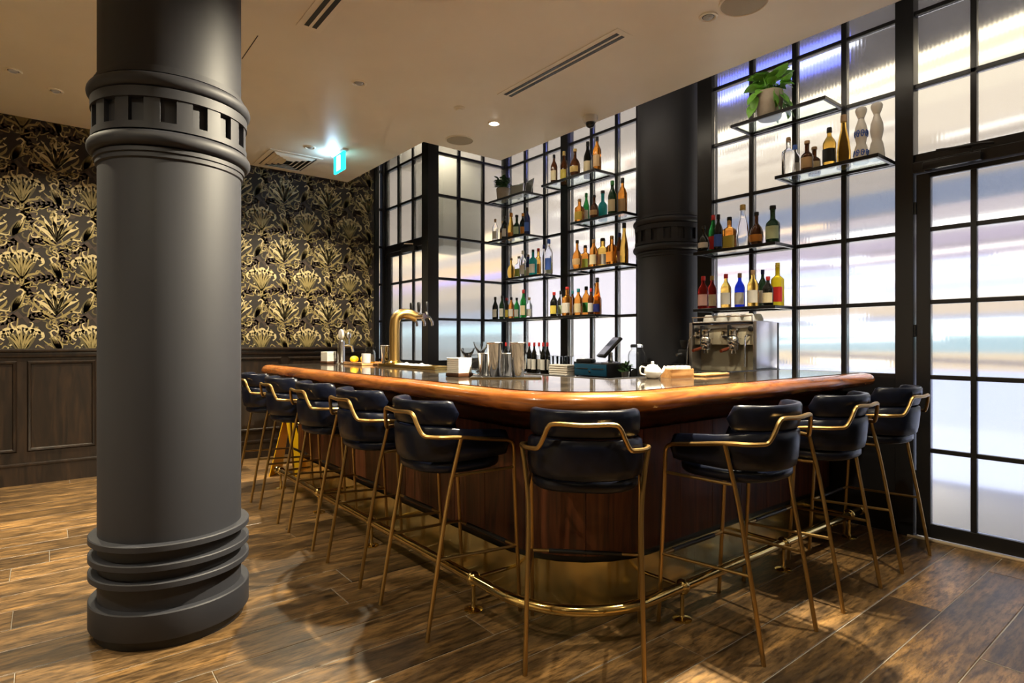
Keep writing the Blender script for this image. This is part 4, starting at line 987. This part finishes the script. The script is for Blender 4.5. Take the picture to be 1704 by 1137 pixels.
for a in range(3):
    for b_ in range(4): MB().box(-.030+.022*a, -.014+.022*a, -.075+.018*b_, -.063+.018*b_, .0345, .040, .002).build('key', M_STEEL, t, smooth=False)
# glass storage jar and herbs
t = thing('glass_jar', 'big clear glass jar beside the rear column', 'jar', (4.12, 3.40, ZB))
MB().lathe([(.0005, .003), (.07, 0), (.078, .01), (.08, .20), (.07, .235), (.052, .25), (.052, .272), (.048, .272), (.047, .25), (.066, .23), (.075, .20), (.073, .012), (.0005, .010)], n=28, cap=False).build('glass', M_CLEAR, t)
MB().lathe([(.056, .272), (.058, .275), (.058, .292), (.05, .30), (.012, .304), (.0005, .305)], n=28, cap=False).build('lid', M_CLEAR, t)
t = thing('herb_bunch', 'dark green bunch of herbs in a small cup before the rear column', 'herbs', (3.85, 3.30, ZB))
MB().lathe([(.0005, 0), (.03, 0), (.036, .07), (.033, .07), (.028, .006), (.0005, .006)], n=20, cap=False).build('cup', M_STEEL, t)
hp = leaf_mesh(.05, .013, -.006).build('leaf', M_FOLIAGE2, t, fix=False, angle=80); q = random.Random(4)
for i in range(34):
    o = hp if i == 0 else hp.copy()
    if i: COL.objects.link(o); o.parent = t
    a = q.uniform(0, 2*PI); r_ = q.uniform(.0, .035); o.location = (r_*math.cos(a), r_*math.sin(a), q.uniform(.06, .13)); o.rotation_euler = (q.uniform(-.6, .6), -q.uniform(-.3, 1.1), a)
t = thing('coffee_jug', 'dark round-handled jug against the foot of rear column', 'jug', (3.90, 3.12, ZB))
MB().lathe([(.0005, 0), (.045, 0), (.05, .01), (.05, .10), (.04, .13), (.044, .15), (.040, .15), (.036, .13), (.0005, .12)], n=24, cap=False).build('body', M_PLASTIC, t)
MB().tube(bez([(0, -.046, .03), (0, -.10, .05), (0, -.105, .11), (0, -.043, .135)], 6), .006, 8).build('handle', M_PLASTIC, t)

# rows of bottles and glasses on the back counter
for i, (px, X, cap, gl, lab) in enumerate([(834, 4.10, 'black', 'dark', 'white'), (842, 3.95, 'red', 'dark', 'white'), (850, 4.10, 'red', 'dark', 'white'), (858, 4.05, 'black', 'dark', 'white'), (873, 4.02, 'red', 'clear', 'white'), (881, 4.08, 'red', 'dark', 'white'), (889, 4.02, 'red', 'dark', 'white'), (897, 4.08, 'red', 'clear', 'white'), (904, 4.02, 'red', 'dark', 'white'), (911, 4.08, 'red', 'dark', 'white')]):
    bottle(X, y_on(px, X), ZB, 'standard', .315, .030, gl, lab, cap, f'{gl} bottle with {cap} cap, {ORD[i]} from lobby on the back counter', group='bottles standing on the back counter')
def tumbler(name, label, x, y, z, r, h, taper=1.0, group=None, cut=True):
    t = thing(name, label, 'glass', (x, y, z), 0, group)
    o_ = MB().lathe([(.0005, 0), (r*taper*.9, 0), (r*taper, .004), (r, h), (r-.002, h), (r*taper-.003, .012), (.0005, .012)], n=20, cap=False).build('bowl', M_CLEAR, t)
    MB().lathe([(r+.0004, h-.003), (r+.0012, h-.0015), (r+.0004, h), (r-.0024, h)], n=20, cap=False).build('rim', M_CLEAR, t)
    return t
gpos = [(917, 3.95), (924, 4.05), (931, 3.95), (938, 4.05), (944, 3.95), (950, 4.05)]
for i, (px, X) in enumerate(gpos):
    tumbler('highball_glass', f'clear highball glass, {ORD[i]} from the red-capped bottles on back counter', X, y_on(px, X), ZB, .032, .18, .86, 'highball glasses on the back counter')
t = thing('towel_stack', 'stack of folded white cloths between the bottles and cash drawer', 'cloths', (3.87, y_on(935, 3.87), ZB))
for k in range(5): MB().box(-.055, .055, -.13+.004*(k % 2), .13-.005*((k+1) % 2), .001+.021*k, .0205+.021*k, .008).build('folded_cloth', M_PAPER, t)

# espresso machine
EM = thing('espresso_machine', 'two-group chrome and cream espresso machine at the glass wall', 'coffee machine', (4.05, 2.235, ZB))
# local: x 0 (front) .. .33 back, y 0 (door side) .. .56
MB().box(.0, .30, .0, .030, .0, .475, .004).build('side_panel', M_STEEL, EM)
MB().box(.0, .30, .545, .575, .0, .475, .004).build('side_panel', M_STEEL, EM)
MB().box(.30, .33, .0, .575, .03, .47, .004).build('back_panel', M_PLASTIC, EM)
MB().box(.03, .30, .03, .545, .30, .455, .006).build('boiler_body', M_CREAM, EM)
MB().box(.12, .30, .03, .545, .09, .30, .004).build('splash_panel', M_CREAM, EM)
MB().box(.0, .30, .03, .545, .47, .480, .003).build('cup_tray', M_STEEL, EM, smooth=False)
MB().tube([(.0, .03, .515), (.0, .545, .515)], .005, 8).tube([(.0, .035, .48), (.0, .035, .515)], .004, 6).tube([(.0, .54, .48), (.0, .54, .515)], .004, 6).build('cup_rail', M_CHROME, EM)
MB().box(-.14, .28, .02, .555, .04, .085, .006).build('drip_tray', M_CHROME, EM)
for k in range(14): MB().box(-.13, .11, .05+.034*k, .066+.034*k, .085, .089).build('grate_slat', M_STEEL, EM, smooth=False)
for xx, yy in ((-.1, .06), (-.1, .51), (.25, .06), (.25, .51)): MB().lathe([(.022, 0), (.018, .04)], xx, yy, 14).build('foot', M_CHROME, EM)
for yy in (.165, .40):
    g = MB().lathe([(.042, .30), (.045, .305), (.045, .345), (.036, .36)], -.03, yy, 24).box(-.05, .04, yy-.03, yy+.03, .345, .42, .012).build('group_head', M_CHROME, EM)
    MB().lathe([(.036, .262), (.040, .268), (.040, .30)], -.03, yy, 24).tube([(-.068, yy, .282), (-.10, yy, .275)], .008, 10).tube([(-.03, yy-.012, .262), (-.03, yy-.016, .235)], .006, 8).tube([(-.03, yy+.012, .262), (-.03, yy+.016, .235)], .006, 8).build('portafilter', M_CHROME, g)
    MB().tube([(-.10, yy, .275), (-.15, yy, .262), (-.20, yy, .255)], [.010, .014, .012], 12).build('handle', mat('rosewood', srgb(96, 40, 20), .3), g)
    MB().lathe([(.0005, 0), (.034, 0), (.034, .012), (.028, .014), (.0005, .014)], n=24, cap=False).xf(Matrix.Translation((.028, yy+.10, .38)) @ Matrix.Rotation(-PI/2, 4, 'Y')).build('pressure_gauge', M_CHROME, EM)
    MB().box(-.02, .03, yy+.045, yy+.062, .30, .45, .004).build('paddle_lever', M_PLASTIC, EM)
for yy, sg in ((.055, -1), (.515, 1)):
    MB().tube(bez([(.03, yy, .37), (-.05, yy, .365), (-.085, yy+sg*.01, .30), (-.095, yy+sg*.015, .14)], 6), .006, 8).build('steam_wand', M_CHROME, EM)
    MB().lathe([(.016, 0), (.020, .005), (.020, .02), (.012, .026)], n=16).xf(Matrix.Translation((.03, yy+sg*-.0, .42)) @ Matrix.Rotation(-PI/2, 4, 'Y')).build('steam_knob', M_PLASTIC, EM)
MB().box(.015, .03, .035, .54, .425, .455, .003).build('name_plate', M_STEEL, EM)
cupm = MB().lathe([(.0005, .055), (.022, .055), (.028, .05), (.040, .02), (.044, 0), (.041, 0), (.037, .02), (.024, .048), (.0005, .050)], n=22, cap=False)
for i in range(8):
    a, b_ = i % 4, i//4
    t = thing('coffee_cup', f'upturned white cup on coffee machine, {ORD[a]} from door, {"front" if b_ == 0 else "rear"} row', 'cup', (4.05+.075+.12*b_, 2.235+.10+.115*a, ZB+.4805), .4*i, 'upturned cups on the coffee machine')
    if i == 0: c0 = cupm.build('bowl', M_WHITE, t); h0 = MB().tube(bez([(.036, 0, .012), (.060, 0, .016), (.058, 0, .038), (.032, 0, .042)], 5), .0035, 7).build('handle', M_WHITE, t)
    else:
        for s_ in (c0, h0): o = s_.copy(); COL.objects.link(o); o.parent = t
t = thing('black_grinder', 'narrow black grinder between the coffee machine and rear column', 'grinder', (4.10, 2.91, ZB))
MB().box(-.06, .10, -.05, .05, 0, .14, .008).build('base', M_PLASTIC, t); MB().box(.0, .10, -.045, .045, .14, .26, .008).build('body', M_PLASTIC, t)
MB().tube([(-.01, 0, .22), (-.075, 0, .215)], .011, 10).build('spout', M_STEEL, t); MB().lathe([(.03, .26), (.04, .28), (.05, .33), (.05, .335)], .05, 0, 20).build('hopper', mat('smoked_plastic', (.03, .03, .03), .1), t)

# ------------------------------------------------------------------ on the bar top
ZT = 1.0725
def napkin_box(x, y, rz, label, s=.055):
    t = thing('napkin_holder', label, 'napkin holder', (x, y, ZT), rz, 'napkin holders on the bar')
    MB().box(-s-.006, s+.006, -s-.006, s+.006, 0, .022, .004).build('wooden_base', mat('dark_walnut', srgb(70, 42, 26), .4), t)
    for k in range(8): MB().box(-s, s, -s, s, .0225+.0112*k, .0327+.0112*k, .002).build('napkin_pad', M_PAPER, t, smooth=False)
napkin_box(2.075, 5.40, .25, 'white napkin stack in holder beside the chrome water tap', .05)
napkin_box(1.91, 2.91, .15, 'white napkin stack in wooden holder beside the shaker tins', .052)
# chrome water tap
t = thing('water_tap', 'small chrome drinks tap tower at the far end of bar', 'tap', (2.15, 5.28, ZT))
MB().lathe([(.055, 0), (.055, .006), (.036, .014), (.033, .02), (.033, .205), (.030, .215), (.012, .225)], n=26).build('column', M_CHROME, t)
MB().lathe([(.012, 0), (.044, .002), (.047, .012), (.044, .022), (.012, .024)], n=26).xf(Matrix.Translation((.012, 0, .275)) @ Matrix.Rotation(-PI/2, 4, 'Y')).build('medallion', M_WHITE, t)
MB().tube([(0, 0, .222), (0, 0, .25)], .012, 12).build('neck', M_CHROME, t)
MB().tube([(.02, 0, .17), (.075, 0, .17), (.10, 0, .165), (.115, 0, .11)], .012, 12).tube([(.075, 0, .17), (.075, 0, .235)], .008, 10).build('faucet', M_CHROME, t)
MB().lathe([(.010, .235), (.020, .245), (.022, .28), (.010, .29)], .075, 0, 16).build('handle', M_CHROME, t)
MB().tube([(.02, -.05, .01), (.06, -.08, .01), (.07, -.08, .03), (.06, -.08, .05)], .008, 8).build('drain_hook', M_CHROME, t)
# chopping tray with lemons, jar, frosted tumbler
t = thing('garnish_tray', 'pale wooden garnish tray holding lemons on the bar', 'tray', (2.24, 4.955, ZT), 0)
MB().box(-.12, .12, -.20, .20, 0, .016, .004).build('board', M_WOODLIGHT, t)
for sx in (-.116, .116): MB().box(sx-.004, sx+.004, -.20, .20, .016, .024, .002).build('lip', M_WOODLIGHT, t)
zz = ZT+.0165
for i, (dx, dy_, a) in enumerate(((-.05, .12, .3), (.05, .14, 1.4), (.035, .035, 2.9))):
    t = thing('lemon', ['yellow lemon on the garnish tray, nearest the bar nosing', 'yellow lemon at the far side of garnish tray', 'yellow lemon next to the glass jar on garnish tray'][i], 'lemon', (2.24+dx, 4.955+dy_, zz), a, 'lemons on the garnish tray')
    rows = [(max(.0006, .030*math.sin(PI*j/12)**.85), -.042*math.cos(PI*j/12)) for j in range(13)]
    MB().lathe(rows, n=18, cap=False).xf(Matrix.Translation((0, 0, .030)) @ Matrix.Rotation(PI/2, 4, 'Y')).build('fruit', M_LEMON, t)
    MB().lathe([(.003, .041), (.004, .046), (.0005, .047)], n=8, cap=False).xf(Matrix.Translation((0, 0, .030)) @ Matrix.Rotation(PI/2, 4, 'Y')).build('stem_nub', M_FOLIAGE2, t)
t = thing('glass_jar', 'clear glass jar with rim on garnish tray', 'jar', (2.26, 4.895, zz))
MB().lathe([(.0005, 0), (.045, 0), (.048, .01), (.048, .09), (.036, .115), (.046, .14), (.044, .14), (.033, .115), (.044, .09), (.044, .012), (.0005, .01)], n=24, cap=False).build('glass', M_CLEAR, t)
MB().lathe([(.0005, .011), (.043, .012), (.043, .075), (.0005, .076)], n=24, cap=False).build('contents', mat('sugar_syrup', (.5, .47, .42), .3, trans=.5), t)
t = tumbler('frosted_tumbler', 'frosted white tumbler in front of the glass jar', 2.18, 4.80, zz, .040, .085, .92)
for c in t.children: c.data.materials[0] = mat('frosted_glass', (.75, .75, .78), .5, trans=.5)
def tin(label, x, y, z, h, r, group='steel shaker tins'):
    t = thing('shaker_tin', label, 'shaker', (x, y, z), 0, group)
    MB().lathe([(.0005, .002), (r*.70, 0), (r*.74, .004), (r*.97, h*.93), (r, h*.94), (r, h), (r-.0015, h), (r-.002, h*.93), (r*.72, .008), (.0005, .007)], n=32, cap=False).build('body', M_CHROME, t, angle=50)
    MB().lathe([(r, h-.004), (r+.0018, h-.002), (r, h)], n=32, cap=False).build('rolled_rim', M_STEEL, t)
tin('steel shaker tin behind the garnish tray, beside brass tap tower', 2.30, 4.668, ZT, .175, .043)
# shakers on a mat
t = thing('bar_mat', 'dark rubber bar mat with pale edge under the shaker tins', 'bar mat', (2.072, 2.666, ZT), -.68)
MB().box(-.20, .20, -.115, .115, 0, .008, .003).build('mat', M_PLASTIC, t); MB().box(-.20, .20, -.120, -.1155, 0, .007).box(-.20, .20, .1155, .120, 0, .007).build('edge_trim', M_BRASS, t, smooth=False)
zm = ZT+.0085
def at_t(px, t_):
    k = kfun(px); return (t_*(CF+SF*k), t_*(SF-CF*k))
for (px, tt, h, r, lb) in ((806, 3.46, .132, .040, 'short steel shaker tin at the napkin end of the bar mat'), (823, 3.36, .195, .046, 'tall steel shaker tin second from the napkin end of mat'), (843, 3.43, .132, .040, 'short steel shaker tin between two tall tins'), (862, 3.31, .195, .046, 'tall steel shaker tin nearest the till end of mat')):
    x, y = at_t(px, tt); tin(lb, x, y, zm, h, r)
def coupe(label, x, y, h, rb, group='stemmed cocktail glasses'):
    t = thing('cocktail_glass', label, 'glass', (x, y, ZT), 0, group)
    MB().lathe([(.0005, .004), (.034, 0), (.034, .003), (.006, .010), (.004, .02), (.004, h*.55), (.0005, h*.55)], n=24, cap=False).build('stem', M_CLEAR, t)
    MB().lathe([(.0005, h*.55), (rb*.35, h*.62), (rb*.8, h*.82), (rb, h), (rb-.0015, h), (rb*.77, h*.83), (rb*.3, h*.64), (.0005, h*.58)], n=24, cap=False).build('bowl', M_CLEAR, t)
coupe('stemmed martini glass rising behind the napkin holder and tins', *at_t(800, 3.96), .205, .052)
coupe('low coupe glass directly behind the napkin holder', *at_t(778, 3.80), .165, .048)
t = tumbler('mixing_glass', 'cut mixing glass between the napkin holder and tins', *at_t(791, 3.64), ZT, .042, .125, .9)
# brass beer tower with drip tray
t = thing('drip_tray', 'long brass drip tray set on the bar under the taps', 'drip tray', (2.295, 4.135, ZT))
MB().box(-.09, .09, -.46, .46, 0, .006).build('pan', M_BRASS, t, smooth=False)
MB().box(-.10, -.09, -.47, .47, 0, .022, .002).box(.09, .10, -.47, .47, 0, .022, .002).box(-.09, .09, -.47, -.46, 0, .022, .002).box(-.09, .09, .46, .47, 0, .022, .002).build('rim', M_BRASS, t, smooth=False)
for k in range(22): MB().box(-.085, .085, -.44+.040*k, -.414+.040*k, .012, .016).build('grate_slat', M_KICK, t, smooth=False)
t = thing('beer_tower', 'curved brass beer tap tower with three black handles', 'beer tap', (2.30, 4.50, ZT+.0165))
MB().lathe([(.075, 0), (.075, .012), (.055, .022), (.047, .03)], n=30).build('flange', M_BRASS, t)
MB().tube(bez([(0, 0, .02), (0, 0, .16), (0, 0, .30), (.012, -.002, .385), (.06, -.012, .425), (.13, -.022, .425), (.19, -.03, .40)], 6), .043, 20).build('curved_pipe', M_BRASSLEG, t)
MB().tube([(.165, .095, .405), (.20, -.16, .405)], .024, 14).build('manifold', M_CHROME, t)
for yy, xx in ((.075, .168), (-.03, .183), (-.135, .197)):
    f_ = MB().tube([(xx, yy, .405), (xx+.055, yy-.01, .40), (xx+.08, yy-.014, .36), (xx+.082, yy-.014, .325)], .012, 10).build('faucet', M_CHROME, t)
    MB().lathe([(.012, 0), (.016, .008), (.011, .03)], xx+.03, yy-.005, 14, z0=.415).build('collar', M_CHROME, f_)
    MB().lathe([(.008, 0), (.013, .01), (.015, .075), (.011, .085), (.0005, .087)], xx+.03, yy-.005, 14, cap=False, z0=.445).build('handle', M_PLASTIC, f_)
for i, (yy, lb) in enumerate(((4.30, 'crumpled white bar cloth on the drip tray nearest the tower'), (4.06, 'crumpled white bar cloth at the open end of drip tray'))):
    t = thing('bar_cloth', lb, 'cloth', (2.295, yy, ZT+.0165), .3*i, 'bar cloths on the drip tray'); q = random.Random(20+i); rows = []
    for a in range(15):
        rows.append([((a/14-.5)*.13, (b_/14-.5)*.15, .004+.020*(math.sin(a*.9+i)*math.cos(b_*.8+i*2)*.5+.5)*math.sin(PI*a/14)*math.sin(PI*b_/14)) for b_ in range(15)])
    top = [p for r_ in rows for p in r_]; mb = MB(); mb.grid(rows); mb.grid([[(x, y, max(.0002, z-.003)) for (x, y, z) in r_] for r_ in rows]); mb.build('fabric', M_PAPER, t, fix=False, angle=80)
# teapot and box on the short side
t = thing('teapot', 'white porcelain teapot on the bar before the rear column', 'teapot', (*at_t(1086, 3.26), ZT), 2.7)
t.scale = (.82, .82, .82)
MB().lathe([(.0005, 0), (.035, 0), (.05, .018), (.058, .042), (.052, .07), (.036, .085), (.0005, .087)], n=28, cap=False).build('body', M_WHITE, t, angle=60)
MB().lathe([(.036, .084), (.034, .092), (.015, .098), (.008, .102), (.011, .110), (.006, .118), (.0005, .119)], n=22, cap=False).build('lid', M_WHITE, t, angle=60)
MB().tube(bez([(-.048, 0, .035), (-.075, 0, .05), (-.092, 0, .085)], 6), [.016, .015, .014, .013, .012, .011, .0105, .010, .0095, .009, .009, .0085, .008], 12).build('spout', M_WHITE, t)
MB().tube(bez([(.045, 0, .072), (.085, 0, .082), (.09, 0, .04), (.05, 0, .025)], 6), .006, 9).build('handle', M_WHITE, t)
t = thing('tea_box', 'pale wooden box of white sachets beside the teapot', 'box', (*at_t(1127, 3.36), ZT), -.15)
mb = MB().box(-.085, .085, -.045, .045, 0, .006).box(-.085, .085, -.045, -.038, .006, .05).box(-.085, .085, .038, .045, .006, .05).box(-.085, -.078, -.038, .038, .006, .05).box(.078, .085, -.038, .038, .006, .05)
mb.build('case', M_WOODLIGHT, t, smooth=False)
for k in range(12): MB().box(-.072+.0122*k, -.063+.0122*k, -.034, .034, .008, .060+.004*(k % 3)).build('sachet', M_PAPER, t, smooth=False)
t = thing('serving_board', 'thin pale serving board on the bar before the coffee machine', 'board', (*at_t(1182, 3.56), ZT), .05)
MB().box(-.14, .14, -.05, .05, .0, .014, .004).build('plank_board', M_WOODLIGHT, t); MB().tube([(.14, 0, .007), (.20, 0, .007)], .0065, 8).build('handle', M_WOODLIGHT, t)

# ------------------------------------------------------------------ yellow floor sign past the bar end
t = thing('wet_floor_sign', 'yellow folding floor sign standing past the end of bar', 'floor sign', (1.83, 5.80, 0), .9)
for s_ in (-1, 1):
    Tm = Matrix.Translation((0, s_*.125, 0)) @ Matrix.Rotation(s_*.205, 4, 'X')
    MB().add([(-.15, -.004, .0), (.15, -.004, .0), (.085, -.004, .60), (-.085, -.004, .60), (-.15, .004, .0), (.15, .004, .0), (.085, .004, .60), (-.085, .004, .60)],
             [(0, 3, 2, 1), (4, 5, 6, 7), (0, 1, 5, 4), (1, 2, 6, 5), (2, 3, 7, 6), (3, 0, 4, 7)]).xf(Tm).build('board', M_YELLOW, t, smooth=False)
MB().tube([(-.085, 0, .592), (.085, 0, .592)], .012, 10).build('hinge', M_YELLOW, t)
